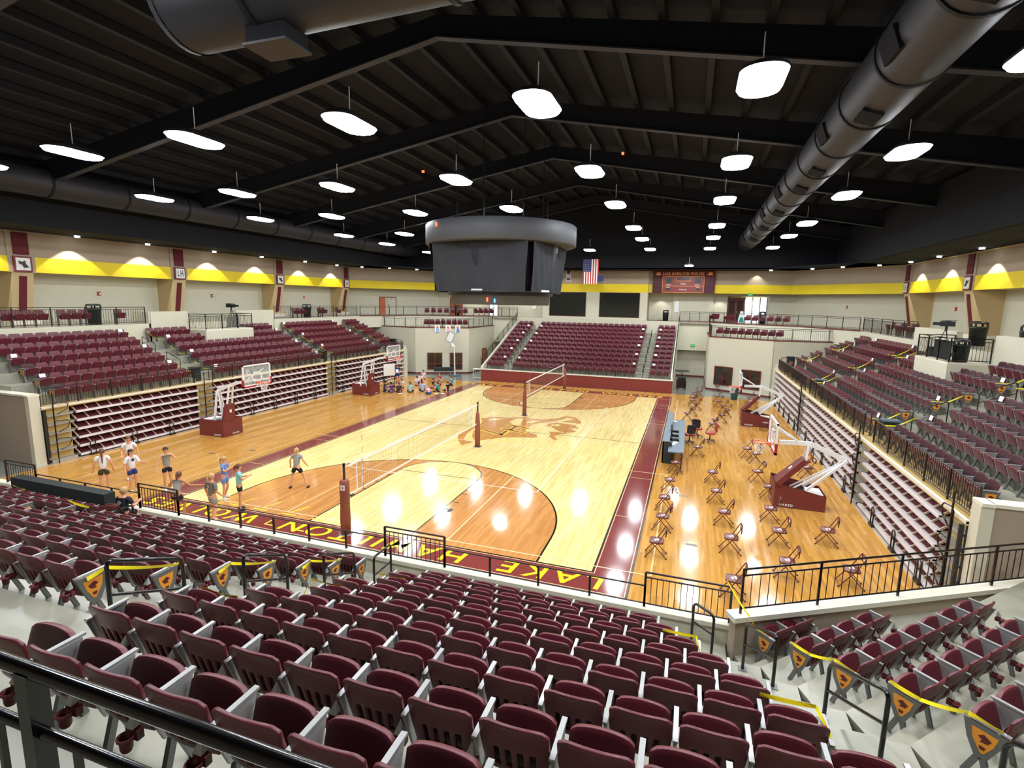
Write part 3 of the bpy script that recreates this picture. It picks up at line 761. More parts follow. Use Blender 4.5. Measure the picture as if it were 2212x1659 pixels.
# ============================================================ DUCTS
def duct(name, p0, p1, r_, label, collars, cat='air duct'):
    e = empty(name, p0, 0, label, cat); d = Vector(p1) - Vector(p0); L_ = d.length; d.normalize()
    g = MB(); g.tube([(0, 0, 0), tuple(d * L_)], r_, 'duct_dark', 28); g.build('pipe', e)
    t = collars / 2
    while t < L_:
        g = MB(); g.tube([tuple(d * (t - 0.05)), tuple(d * (t + 0.05))], r_ + 0.035, 'steel_dark', 28); g.build('collar', e)
        t += collars
    return e
dr = duct('air_duct', (14.0, -30, 12.95), (14.0, 25.1, 12.95), 0.78, 'large round grey air duct running along the hall near the right lamp row', 3.05)
t = 3.6
while t < 54:
    g = MB(); a = R(200 if int(t) % 2 else 250)
    g.obox((0.80 * math.cos(a), t, 0.80 * math.sin(a)), (0.5, 0.9, 0.08), 0, 'ceiling_black', ry=-(a + math.pi / 2)); g.build('grille', dr); t += 3.05
duct('air_duct', (-19.9, -30, 12.5), (-19.9, 25.1, 12.5), 0.68, 'round dark air duct running along above the left wall', 3.6)
dc = duct('air_duct', (0.9, -20, 12.45), (13.2, -20, 12.75), 0.78, 'wide dark air duct crossing the hall at the top of the photo', 3.4)
g = MB(); g.lathe([(0.0, 0.0), (0.78, 0.0), (0.80, 0.12)], 'duct_dark', 24)
for i in range(len(g.v)): x, y, z = g.v[i]; g.v[i] = (z - 0.1, x, y)
g.build('end_cap', dc)
g = MB(); g.box(1.5, -0.28, -0.98, 2.3, 0.28, -0.7, 'ceiling_black'); g.box(1.46, -0.32, -1.0, 2.34, 0.32, -0.96, 'duct_dark'); g.build('grille', dc)
# ============================================================ CENTRE SCOREBOARD, covered with dark curtains
sb = empty('centre_scoreboard', (-0.45, 0.1, 0), 0, 'huge round dark grey scoreboard shrouded in black cloth hanging over centre court', 'scoreboard')
g = MB(); g.lathe([(3.6, 11.35), (4.05, 11.3), (4.1, 11.25), (4.1, 10.3), (4.02, 10.25), (3.7, 10.25), (0.2, 10.4)], 'ring_grey', 64); g.build('upper_ring', sb)
g = MB(); g.lathe([(0.1, 11.36), (3.6, 11.36)], 'steel_dark', 48); g.build('top_plate', sb)
def curtain(a0, a1, name='curtain'):
    g = MB(); N = 40; J = 12
    V = []
    for j in range(J + 1):
        z = 10.3 - 2.5 * j / J
        for i in range(N + 1):
            a = R(a0 + (a1 - a0) * i / N); t = j / J
            c0 = Vector((math.cos(R(a0)), math.sin(R(a0)))) ; c1 = Vector((math.cos(R(a1)), math.sin(R(a1))))
            rr = 3.95 - 0.22 * t
            flat = c0.lerp(c1, i / N) * rr; rnd = Vector((math.cos(a), math.sin(a))) * rr
            q = flat.lerp(rnd, 0.25)
            wv = 0.05 * math.sin(i * 0.5 + j * 0.35) * (0.3 + t) + 0.03 * math.sin(i * 1.3 - j * 0.5)
            q = q * (1 + wv / rr)
            V.append((q.x, q.y, z - 0.06 * math.sin(math.pi * i / N) * t))
    Fc = [(j * (N + 1) + i, j * (N + 1) + i + 1, (j + 1) * (N + 1) + i + 1, (j + 1) * (N + 1) + i) for j in range(J) for i in range(N)]
    g.add(V, Fc, 'curtain_dark', True); return g.build(name, sb)
for a0, a1 in ((-136, -51), (-46, 39), (44, 129), (134, 219)): curtain(a0, a1)
g = MB(); g.lathe([(3.2, 10.3), (2.9, 7.6)], 'score_dark', 48); g.build('core', sb)
g = MB(); g.lathe([(0.1, 7.9), (3.15, 7.85), (2.75, 7.75), (2.72, 7.15), (2.66, 7.12), (0.1, 7.1)], 'ring_grey', 56); g.build('lower_ring', sb)
for a, rr_ in ((-93, 3.06), (-26, 3.3)):
    g = MB(); c = Vector((math.cos(R(a)), math.sin(R(a)))) * rr_; g.obox((c.x, c.y, 7.86), (0.6, 0.04, 0.10), R(a + 90), 'white_plastic'); g.build('label_strip', sb)
for a, r_, z, m in ((-122, 4.13, 11.05, 'red_led'), (-84, 2.76, 7.38, 'red_led'), (-76, 2.76, 7.33, 'blue_led')):
    g = MB(); c = Vector((math.cos(R(a)), math.sin(R(a)))) * r_; g.obox((c.x, c.y, z), (0.07, 0.05, 0.2), R(a + 90), m); g.build('indicator', sb)
for a in range(0, 360, 45):
    g = MB(); c = Vector((math.cos(R(a)), math.sin(R(a)))) * 2.6; g.tube([(c.x, c.y, 11.3), (c.x, c.y, roof_z(c.x) - 0.2)], 0.02, 'steel_dark', 5); g.build('hoist_cable', sb)
# small red sensor lights under the beams
for i, (x, y, z) in enumerate(((-4.2, -1.8, 14.0), (6.2, -1.8, 14.2))):
    g = MB(); g.box(x - 0.05, y - 0.05, z - 0.05, x + 0.05, y + 0.05, z + 0.05, 'red_led'); tag(g.build('indicator_lamp'), 'tiny red indicator light under the roof %s of the scoreboard' % ('left' if i == 0 else 'right'), 'light')
# ============================================================ FLAG, BANNERS, WALL SCOREBOARD
fl = empty('flag', (-0.05, 25.05, -0.1), 0, 'red and white striped national flag hanging vertically above the far stand', 'flag')
g = MB()
for i in range(13): g.box(-0.78 + i * 0.12, -0.012 - 0.02 * math.sin(i), 9.25, -0.78 + (i + 1) * 0.12, 0.0 - 0.02 * math.sin(i), 11.65, 'flag_red' if i % 2 == 0 else 'flag_white')
g.build('stripes', fl)
g = MB(); g.box(-0.79, -0.06, 10.45, 0.05, -0.035, 11.66, 'flag_blue')
g.build('canton', fl)
g = MB()
for a in range(5):
    for b in range(6): g.obox((-0.70 + a * 0.16, -0.064, 10.55 + b * 0.19), (0.04, 0.004, 0.04), 0, 'flag_white')
g.build('stars', fl)
g = MB(); g.box(0.7, 25.0, 9.4, 1.25, 25.04, 10.0, 'flag_blue'); tag(g.build('pennant'), 'small dark blue pennant hanging beside the striped flag', 'pennant')
g = MB(); g.box(-3.2, 27.9, 9.5, -2.65, 27.93, 10.7, 'flag_white'); b_ = tag(g.build('banner'), 'small white and dark banner hanging left of the striped flag', 'banner')
g = MB(); g.box(-3.12, 27.87, 10.2, -2.73, 27.9, 10.6, 'score_dark'); g.box(-3.12, 27.87, 9.6, -2.73, 27.9, 9.85, 'score_dark'); g.build('print', b_)
ws = empty('wall_scoreboard', (8.72, 28.02, 8.42), 0, 'maroon wall scoreboard headed with the team name between the far yellow bands', 'scoreboard')
g = MB(); g.box(-2.95, -0.05, 0, 2.95, 0.15, 2.25, 'maroon_panel'); g.build('cabinet', ws)
g = MB(); g.box(-2.0, -0.09, 0.05, 1.95, -0.04, 1.6, 'maroon_board'); g.build('score_panel', ws)
g = MB()
for a in ((-2.02, 0.03, -1.97, 1.62), (1.92, 0.03, 1.97, 1.62), (-2.02, 1.58, 1.97, 1.63), (-2.02, 0.03, 1.97, 0.08), (-2.0, 0.66, 1.95, 0.70), (-0.75, 1.18, -0.7, 1.6), (0.65, 1.18, 0.7, 1.6), (-0.75, 1.15, 0.7, 1.2)): g.box(a[0], -0.11, a[1], a[2], -0.085, a[3], 'line_orange')
g.build('trim_line', ws)
for x, z, w_, h_ in ((-1.65, 1.0, 0.55, 0.45), (1.05, 1.0, 0.55, 0.45), (-0.6, 1.27, 0.5, 0.26), (0.05, 1.27, 0.5, 0.26), (-1.6, 0.28, 0.3, 0.2), (1.25, 0.28, 0.3, 0.2)):
    g = MB(); g.box(x, -0.12, z, x + w_, -0.085, z + h_, 'score_dark'); g.build('digit_window', ws)
FRONT = Matrix(((1, 0, 0, 0), (0, 0, -1, 0), (0, 1, 0, 0), (0, 0, 0, 1)))
lettering('LAKE HAMILTON WOLVES', 3.9, 0.34, Matrix.Translation((-0.05, -0.07, 1.9)) @ FRONT, 'line_orange', ws, offset=0.03)
for txt, x, z, w_ in (('HOME', -1.4, 0.80, 0.42), ('GUEST', 1.3, 0.80, 0.42), ('PERIOD', 0.0, 0.90, 0.5), ('FOULS', -1.45, 0.55, 0.36), ('FOULS', 1.4, 0.55, 0.36), ('PLAYER FOUL', 0.0, 0.33, 0.7)):
    lettering(txt, w_, 0.11, Matrix.Translation((x, -0.10, z)) @ FRONT, 'paper_white', ws, offset=0.03)
for sx in (-1, 1):
    g = MB(); xx = sx * 2.45
    g.add([(xx - 0.3, -0.07, 1.75), (xx + 0.3, -0.07, 1.75), (xx + 0.15, -0.07, 1.95), (xx + 0.35, -0.07, 2.1), (xx, -0.07, 2.0), (xx - 0.3, -0.07, 2.12), (xx - 0.1, -0.07, 1.92)], [(0, 1, 2, 6), (2, 3, 4), (6, 2, 4), (6, 4, 5)], 'line_orange'); g.build('emblem', ws)
    g = MB()
    for i in range(9):
        for j in range(3): g.box(sx * 2.45 - 0.36 + j * 0.25, -0.07, 0.08 + i * 0.17, sx * 2.45 - 0.36 + j * 0.25 + 0.2, -0.05, 0.08 + i * 0.17 + 0.1, 'score_dark')
    g.build('name_grid', ws)
def exit_sign(loc, rz, label):
    e = empty('exit_sign', loc, rz, label, 'exit sign'); g = MB(); g.box(-0.2, -0.04, -0.12, 0.2, 0.04, 0.12, 'green_exit'); g.build('case', e)
    lettering('EXIT', 0.3, 0.13, Matrix.Translation((0, -0.045, 0)) @ FRONT, 'paper_white', e)
exit_sign((14.9, 27.7, 8.35), R(-10), 'green lit exit sign over the doors beside the far right corridor')
exit_sign((10.0, 27.95, 3.25), 0, 'green lit exit sign over the ground floor passage right of far stand')
# fire alarm strobes
for i, (x, y, z, rz) in enumerate(((-26.5, -3.9, 7.35, 90), (-26.5, 4.6, 7.35, 90), (-26.5, 15.2, 7.35, 90), (-23.0, 25.5, 7.4, 52), (26.5, 5.6, 7.35, -90), (22.6, 25.9, 7.35, -52), (26.5, 15.5, 7.35, -90))):
    s_ = 'left' if x < 0 else 'right'
    e = empty('fire_alarm', (x, y, z), R(rz), 'small red fire alarm strobe on the %s upper wall, %s from camera' % (s_, ORD[i if x < 0 else (0, 1, 2)[[4, 6, 5].index(i)]]), 'fire alarm', 'wall alarm strobes')
    g = MB(); g.box(-0.09, -0.06, -0.14, 0.09, 0.02, 0.10, 'flag_red'); g.box(-0.05, -0.10, -0.08, 0.05, -0.05, 0.02, 'paper_white'); g.build('body', e)
# ============================================================ STADIUM SEATS
def slab(name, wid, h, t, curve, mtl, y0, z0, y1, z1, taper=0.9, slots=False, rear=None):
    """moulded shell between a lower edge (y0,z0) and an upper edge (y1,z1)"""
    NU, NV = 11, 8
    V = []
    for j in range(NV + 1):
        v = j / NV
        for i in range(NU + 1):
            u = -1 + 2 * i / NU
            ww = wid / 2 * (taper + (1 - taper) * min(1, v * 1.6))
            topdrop = (0.016 * u * u + 0.035 * abs(u) ** 9) * v
            V.append((u * ww, y0 + (y1 - y0) * v + curve * (u * u) * (0.4 + 0.6 * v), z0 + (z1 - z0) * v - topdrop))
    me = bpy.data.meshes.new(name); Fc = []
    for j in range(NV):
        for i in range(NU):
            if slots and 1 <= j <= 3 and i in (2, 4, 6, 8): continue
            Fc.append((j * (NU + 1) + i, j * (NU + 1) + i + 1, (j + 1) * (NU + 1) + i + 1, (j + 1) * (NU + 1) + i))
    me.from_pydata(V, [], Fc); me.materials.append(MATS[mtl])
    if rear: me.materials.append(MATS[rear])
    o = bpy.data.objects.new(name, me); COL.objects.link(o)
    for p in me.polygons: p.use_smooth = True
    so = o.modifiers.new('s', 'SOLIDIFY'); so.thickness = t; so.offset = 0
    if rear: so.material_offset = 1; so.material_offset_rim = 0
    be = o.modifiers.new('b', 'BEVEL'); be.width = 0.008; be.segments = 2; be.limit_method = 'ANGLE'; be.angle_limit = R(40)
    return bake(o)
def seat_proto():
    e = empty('stadium_seat')
    b = slab('backrest', 0.505, 0.42, 0.03, 0.045, 'seat_maroon', 0.10, 0.36, -0.03, 0.83, slots=True, rear='seat_rear'); b.parent = e
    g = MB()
    g.add([(-0.2, 0.145, 0.36), (0.2, 0.145, 0.36), (0.2, 0.075, 0.66), (-0.2, 0.075, 0.66)], [(0, 1, 2, 3)], 'seat_dark')  # dark sheet added behind the slots, its colour standing in for their shade
    g.build('slot_shade_panel', e)
    p = slab('seat_pan', 0.46, 0.30, 0.055, -0.02, 'seat_maroon', 0.25, 0.34, 0.36, 0.66, taper=0.97); p.parent = e
    g = MB()        # cast stand with armrest on the right side
    x = 0.277
    g.beam((x, -0.01, 0.645), (x, 0.38, 0.645), 0.04, 0.02, 'seat_grey')
    g.add([(x - 0.012, 0.0, 0.62), (x - 0.012, 0.36, 0.62), (x - 0.012, 0.26, 0.30), (x - 0.012, 0.12, 0.30), (x + 0.012, 0.0, 0.62), (x + 0.012, 0.36, 0.62), (x + 0.012, 0.26, 0.30), (x + 0.012, 0.12, 0.30)],
          [(0, 3, 2, 1), (4, 5, 6, 7), (0, 1, 5, 4), (1, 2, 6, 5), (2, 3, 7, 6), (3, 0, 4, 7)], 'seat_grey')
    g.beam((x, 0.20, 0.32), (x, 0.10, 0.0), 0.04, 0.05, 'stand_grey', (0, 1, 0)); g.beam((x, 0.20, 0.32), (x, 0.32, 0.0), 0.04, 0.05, 'stand_grey', (0, 1, 0))
    g.add([(x - 0.035, -0.035, 0.56), (x + 0.035, -0.035, 0.56), (x, -0.04, 0.65), (x, 0.0, 0.60), (x - 0.035, -0.09, 0.555), (x + 0.035, -0.09, 0.555)], [(0, 2, 1), (4, 5, 2), (0, 4, 2), (1, 2, 5), (0, 1, 5, 4)], 'seat_grey')
    g.build('arm_stand', e)
    g = MB(); g.lathe([(0.028, 0.0), (0.036, 0.02), (0.040, 0.10), (0.052, 0.10), (0.052, 0.085)], 'cup_maroon', 14, (x, -0.11, 0.42)); g.lathe([(0.0, 0.01), (0.030, 0.01)], 'seat_dark', 10, (x, -0.11, 0.42))
    g.box(x - 0.05, -0.075, 0.47, x + 0.05, -0.03, 0.535, 'cup_maroon'); g.build('cup_holder', e)
    return e
SEAT = seat_proto()
def end_panel(e, side):
    """grey aisle end with the orange team shield, on side -1 or +1 of the seat"""
    x = side * 0.283
    if side < 0:
        g = MB(); g.beam((x, -0.01, 0.645), (x, 0.38, 0.645), 0.04, 0.02, 'seat_grey')
        g.beam((x, 0.20, 0.32), (x, 0.10, 0.0), 0.04, 0.06, 'stand_grey', (0, 1, 0)); g.beam((x, 0.20, 0.32), (x, 0.32, 0.0), 0.04, 0.06, 'stand_grey', (0, 1, 0)); g.build('arm_stand', e)
    g = MB(); pr = [(0.0, 0.62), (0.38, 0.62), (0.33, 0.42), (0.25, 0.26), (0.14, 0.26), (0.06, 0.44)]
    xa, xb = x + side * 0.012, x + side * 0.028
    v = [(xa, a, b) for a, b in pr] + [(xb, a, b) for a, b in pr]; n = len(pr)
    g.add(v, [tuple(range(n)), tuple(reversed(range(n, 2 * n)))] + [(i, (i + 1) % n, n + (i + 1) % n, n + i) for i in range(n)], 'stand_grey'); ep = g.build('end_panel', e)
    g = MB(); pr = [(0.07, 0.57), (0.30, 0.57), (0.28, 0.45), (0.20, 0.32), (0.17, 0.32), (0.10, 0.45)]; xc = x + side * 0.031
    g.add([(xc, a, b) for a, b in pr] + [(xb, a, b) for a, b in pr], [tuple(range(n)), tuple(reversed(range(n, 2 * n)))] + [(i, (i + 1) % n, n + (i + 1) % n, n + i) for i in range(n)], 'badge_orange')
    xd = x + side * 0.033
    for q in ([(0.12, 0.50), (0.19, 0.54), (0.24, 0.50), (0.20, 0.47), (0.22, 0.44), (0.15, 0.45)], [(0.16, 0.40), (0.22, 0.40), (0.21, 0.36), (0.17, 0.36)]):
        g.add([(xd, a, b) for a, b in q], [tuple(range(len(q)))], 'badge_maroon')
    g.build('badge', ep)
# seat places: (x, y, z, rz, block, row, idx, n, end)
places = []
S = 0.557
def row_places(x0, y, z, rz, n, blk, row, dirv, ends=(False, False), frm='the aisle'):
    for i in range(n):
        t = (i + 0.5) * S
        places.append(dict(p=(x0 + dirv[0] * t, y + dirv[1] * t, z), rz=rz, blk=blk, row=row, i=i, n=n, endL=ends[0] and i == 0, endR=ends[1] and i == n - 1))
for k in range(10):
    y = -(18.39 + ND * k); z = NZ0 + NR * k
    xr = 9.525 + 0.332 * k; n = int(round((xr - 4.53) / S))
    row_places(xr - n * S, y, z, 0, n, 'near middle block', k, (1, 0), (True, True))
    row_places(2.87 - 13 * S, y, z, 0, 13, 'block left of middle aisle', k, (1, 0), (True, True))
    row_places(-5.5 - 13 * S, y, z, 0, 13, 'leftmost near block', k, (1, 0), (False, True))
    nn = (2, 4, 7, 8, 9, 10, 10, 9, 8, 8)[k]
    M_ = (11.22 + 0.383 * k, y); d = (0.7071, 0.7071)
    row_places(M_[0] + d[0] * 0.48, M_[1] + d[1] * 0.48, z, R(45), nn, 'angled right corner block', k, d, (True, False))
SECT = ((-13.1, -6.1), (-4.9, 5.0), (6.2, 12.95), (14.15, 16.4))
for s in (-1, 1):
    for bi, (a, b) in enumerate(SECT):
        n = int((b - a) / S)
        for k in range(6):
            if k == 5 and bi == 1: continue
            x = s * (16.82 + SD * k); z = SZ0 + SR * k
            # seats face the court
            if s > 0: row_places(x, a, z, R(90), n, 'right side stand %s section' % ('near', 'middle', 'far', 'last')[bi], k, (0, 1), (True, True))
            else: row_places(x, b, z, R(-90), n, 'left side stand %s section' % ('near', 'middle', 'far', 'last')[bi], k, (0, -1), (True, True))
    x = s * (16.82 + SD * 5); z = SZ0 + SR * 5
    for a, b in ((-4.9, -2.1), (2.1, 5.0)):
        n = int((b - a) / S)
        if s > 0: row_places(x, a, z, R(90), n, 'right side stand beside camera deck', 5, (0, 1))
        else: row_places(x, b, z, R(-90), n, 'left side stand beside camera deck', 5, (0, -1))
for k in range(11):
    y = 18.1 + FD * k; z = FZ0 + FR_ * k
    row_places(5.5, y, z, R(180), 20, 'far stand middle block', k, (-1, 0), (True, True))
    row_places(-6.5, y, z, R(180), 3, 'far stand left block', k, (-1, 0), (False, True))
    row_places(8.3, y, z, R(180), 3, 'far stand right block', k, (-1, 0), (True, False))
def chair_line(a, b, z, n, blk):
    a = Vector(a); b = Vector(b); d = b - a; ang = math.atan2(d.y, d.x)
    for i in range(n):
        p = a + d * (i + 0.5) / n
        places.append(dict(p=(p.x, p.y, z), rz=ang, blk=blk, row=0, i=i, n=n, endL=False, endR=False))
# single rows on the concourse and on the loges, facing the court
chair_line((13.0 + 3.9, 18.75 + 0.5), (11.9, 21.4), ZL, 9, 'right corner loge')
chair_line((-11.7, 21.5), (-15.6, 19.35), ZL, 8, 'left corner loge')
for a, b, n, blk in (((-22.1, -9.6), (-22.1, -11.6), 4, 'left'), ((-22.1, -7.5), (-22.1, -9.1), 3, 'left'), ((-22.1, -5.6), (-22.1, -6.2), 1, 'left'), ((-22.1, 9.9), (-22.1, 8.3), 3, 'left'), ((-22.1, 12.6), (-22.1, 11.5), 2, 'left'), ((-22.1, 14.6), (-22.1, 14.05), 1, 'left'),
                     ((-13.7, 26.2), (-18.0, 23.9), 7, 'left far'), ((-11.7, 28.6), (-13.4, 26.7), 4, 'left far'), ((18.0, 23.8), (14.4, 25.7), 6, 'right far'), ((13.6, 26.6), (12.9, 27.3), 2, 'right far'), ((12.3, 28.0), (11.6, 28.6), 2, 'right far'), ((22.1, 8.2), (22.1, 9.3), 2, 'right'), ((22.1, 9.9), (22.1, 11.0), 2, 'right'), ((22.1, 12.0), (22.1, 12.6), 1, 'right')):
    chair_line(a, b, ZC, n, blk + ' concourse rail')
vis = []
for q in places:
    c = Vector(q['p']) + Vector((0, 0, 0.6)); s_ = px(c)
    if s_ is None: continue
    if -60 < s_[0] < 2272 and -60 < s_[1] < 1760: q['d'] = s_[2]; vis.append(q)
vis.sort(key=lambda q: q['d'])
IND, REST = vis[:300], vis[300:]
first = True
def seat_label(q):
    b = q['blk']; L_ = q['n'] - q['i'] if 'middle block' in b and 'near' in b else q['i'] + 1
    if b == 'near middle block': w_ = '%s from right aisle' % ORD[q['n'] - 1 - q['i']]
    elif b == 'block left of middle aisle': w_ = '%s from right end' % ORD[q['n'] - 1 - q['i']]
    elif b == 'leftmost near block': w_ = '%s from right end' % ORD[q['n'] - 1 - q['i']]
    elif b.startswith('right side'): w_ = '%s from near end' % ORD[q['i']]
    elif b.startswith('left side'): w_ = '%s from near end' % ORD[q['n'] - 1 - q['i']]
    else: w_ = '%s from aisle' % ORD[q['i']]
    return 'maroon tip-up seat, %s, %s row of %s' % (w_, ORD[q['row']], b)
PROTO = {}
for key in ((0, 0), (1, 0), (0, 1), (1, 1)):
    if key == (0, 0): PROTO[key] = SEAT; continue
    o = SEAT.copy(); COL.objects.link(o)
    for c in SEAT.children:
        d = c.copy(); COL.objects.link(d); d.parent = o
    if key[0]: end_panel(o, -1)
    if key[1]: end_panel(o, 1)
    PROTO[key] = o
used = set()
for q in IND:
    key = (1 if q['endL'] else 0, 1 if q['endR'] else 0); pr = PROTO[key]
    gname = 'seats in the ' + q['blk']
    far = q['d'] > 16
    if key not in used:
        used.add(key); KIDS[pr.name] = [(c, list(c.children)) for c in pr.children]
        pr.location = q['p']; pr.rotation_euler = (0, 0, q['rz']); tag(pr, seat_label(q), 'stadium seat', gname)
    else:
        o = dup(pr, q['p'], q['rz'], seat_label(q), gname); o['category'] = 'stadium seat'
for key, o in PROTO.items():
    if key not in used:
        for c in list(o.children):
            for d in list(c.children): bpy.data.objects.remove(d)
            bpy.data.objects.remove(c)
        bpy.data.objects.remove(o)
# the rest of the seats, too many to keep apart: one object
def low_seat(g, p, rz, ends):
    c, s = math.cos(rz), math.sin(rz)
    T = lambda v: (p[0] + c * v[0] - s * v[1], p[1] + s * v[0] + c * v[1], p[2] + v[2])
    def bx_(x0, y0, z0, x1, y1, z1, m, lean=0.0, r=0.0):
        v = [(x0, y0, z0), (x1, y0, z0), (x1, y1, z0), (x0, y1, z0), (x0 + r, y0 + lean, z1), (x1 - r, y0 + lean, z1), (x1 - r, y1 + lean, z1), (x0 + r, y1 + lean, z1)]
        g.add([T(q) for q in v], [(0, 3, 2, 1), (4, 5, 6, 7), (0, 1, 5, 4), (1, 2, 6, 5), (2, 3, 7, 6), (3, 0, 4, 7)], m)
    bx_(-0.245, 0.07, 0.38, 0.245, 0.10, 0.72, 'seat_maroon', -0.08); bx_(-0.245, -0.01, 0.72, 0.245, 0.02, 0.83, 'seat_maroon', -0.03, 0.05)
    bx_(-0.22, 0.24, 0.34, 0.22, 0.30, 0.60, 'seat_maroon', 0.08); bx_(-0.22, 0.32, 0.60, 0.22, 0.38, 0.66, 'seat_maroon', 0.01, 0.04)
    bx_(0.25, -0.02, 0.615, 0.30, 0.38, 0.64, 'seat_grey'); bx_(0.26, 0.10, 0.0, 0.29, 0.26, 0.615, 'stand_grey')
g = MB()
for q in REST: low_seat(g, q['p'], q['rz'], None)
o = g.build('stadium_seat'); tag(o, 'maroon tip-up seats filling the far stand, side stands and corner loges', 'stadium seats', 'distant stadium seats', 'stuff')
# ============================================================ GUARD RAILS
def rail(pts, h, label, sp=1.2, mids=(0.13,), bars=True, bot=0.09, r_=0.022, m='rail_black', group=None, bar_sp=0.13, posts=None, name='guard_rail', drop=0.0):
    P = [Vector(p) for p in pts]
    e = empty(name, P[0], 0, label, 'railing', group); O = P[0]
    top = [p - O + Vector((0, 0, h)) for p in P]
    g = MB(); g.tube(top, r_, m, 6); g.build('top_rail', e)
    for md in mids:
        g = MB(); g.tube([t - Vector((0, 0, md)) for t in top], r_ * 0.8, m, 6); g.build('middle_rail', e)
    if bot is not None:
        g = MB(); g.tube([p - O + Vector((0, 0, bot)) for p in P], r_ * 0.8, m, 6); g.build('bottom_rail', e)
    gb = MB()
    for i in range(len(P) - 1):
        a, b = P[i] - O, P[i + 1] - O; L_ = (b - a).length; n = max(1, round(L_ / sp)); ts = [j / n for j in range(n + 1)] if posts is None else posts
        for t in ts[:]:
            if t == 1 and i < len(P) - 2: continue
            q = a.lerp(b, t); g = MB(); g.box(q.x - 0.022, q.y - 0.022, q.z - drop, q.x + 0.022, q.y + 0.022, q.z + h, m); g.build('post', e)
        if bars:
            nb = int(L_ / bar_sp)
            for j in range(1, nb):
                q = a.lerp(b, j / nb); gb.box(q.x - 0.007, q.y - 0.007, q.z + (bot or 0), q.x + 0.007, q.y + 0.007, q.z + h - (mids[0] if mids else 0), m)
    if bars: gb.build('infill_bars', e)
    return e
B1 = 'rail_brown'
for x0, x1, lab in ((-9.97, -5.35, 'low dark railing on the near parapet beside the black-clothed table'), (-3.82, 2.99, 'long low railing on near parapet in front of court lettering WOLVES'), (4.6, 9.2, 'low railing on the near parapet in front of court lettering LAKE')):
    rail([(x0, -17.34, 1.08), (x1, -17.34, 1.08)], 0.46, lab, sp=1.15, mids=(), bars=False, bot=0.07, m=B1, r_=0.017)
for x0, x1, lab in ((-11.45, -9.97, 'barred rail panel on the near parapet at the far left'), (-5.35, -3.82, 'tall barred rail panel on near parapet beside the seated person in black'), (2.99, 4.6, 'tall barred rail panel on near parapet at foot of middle aisle'), (9.2, 10.85, 'tall barred rail panel at the foot of the right-hand near aisle')):
    rail([(x0, -17.34, 1.08), (x1, -17.34, 1.08)], 0.76, lab, sp=2, mids=(0.11,), bars=True, bot=0.07, m=B1, r_=0.02, bar_sp=0.115)
q = [WALL_A + wd * t for t in (0.15, 1.85, 3.75, 6.15, 7.9)]
rail([(p.x, p.y, 1.50) for p in q], 0.90, 'long barred railing on the angled right corner parapet', sp=9, mids=(0.13,), bot=0.10, m='rail_black', r_=0.021, bar_sp=0.17)
def loop(a, b, h, label, m='rail_black', r_=0.026, mid=True):
    """a closed aisle handrail between two feet"""
    a, b = Vector(a), Vector(b); e = empty('aisle_handrail', a, 0, label, 'handrail'); d = b - a; u = d.normalized() * 0.07; H = Vector((0, 0, h))
    g = MB(); g.tube([Vector((0, 0, 0)), H - Vector((0, 0, 0.08)), H - Vector((0, 0, 0.03)) + u * 0.35, H + u, d + H - u, d + H - Vector((0, 0, 0.03)) - u * 0.35, d + H - Vector((0, 0, 0.08)), d], r_, m, 8); g.build('rail_tube', e)
    if mid: g = MB(); g.tube([H * 0.55, d + H * 0.55], r_ * 0.8, m, 8); g.build('cross_bar', e)
    for q in (Vector((0, 0, 0)), d): g = MB(); g.box(q.x - 0.07, q.y - 0.07, q.z, q.x + 0.07, q.y + 0.07, q.z + 0.012, 'stand_grey'); g.build('foot_plate', e)
    return e
def nz(y): return NZ0 + NR * max(0, math.floor((-y - NY0) / ND))
for ya, yb, lab in ((-17.75, -18.45, 'nearest the parapet'), (-19.15, -20.1, 'second up from the parapet'), (-21.05, -21.95, 'third up from the parapet'), (-22.95, -23.9, 'highest one, beside the yellow tape')):
    loop((3.4, ya, nz(ya)), (3.4, yb, nz(yb)), 0.97, 'black aisle handrail in the middle near aisle, ' + lab)
loop((-5.0, -19.5, nz(-19.5)), (-5.0, -20.4, nz(-20.4)), 0.72, 'black handrail in the left near aisle behind the black-clothed table')
loop((-5.0, -17.8, nz(-17.8)), (-5.0, -18.5, nz(-18.5)), 0.72, 'lower black handrail in the left near aisle')
for a, b, lab in (((10.16, -17.66), (10.52, -18.0), 'at the foot of the steps'), ((10.98, -18.75), (11.30, -19.65), 'second up, with tape tied on'), ((11.72, -20.75), (12.02, -21.75), 'large one nearest the camera'), ((12.55, -22.7), (12.95, -23.6), 'cut by the lower right corner')):
    loop((a[0], a[1], nz(a[1])), (b[0], b[1], nz(b[1])), 0.86 if a[0] > 10.5 else 0.88, 'black handrail in the right near aisle, ' + lab)
rail([(4.6, -27.16, 5.5), (9.6, -27.16, 5.5)], 0.95, 'glossy black railing in the bottom left corner right before the camera', sp=1.9, mids=(0.16,), bot=0.1, r_=0.0195, posts=[0.0, 0.36, 0.744, 1.0], bar_sp=0.14)
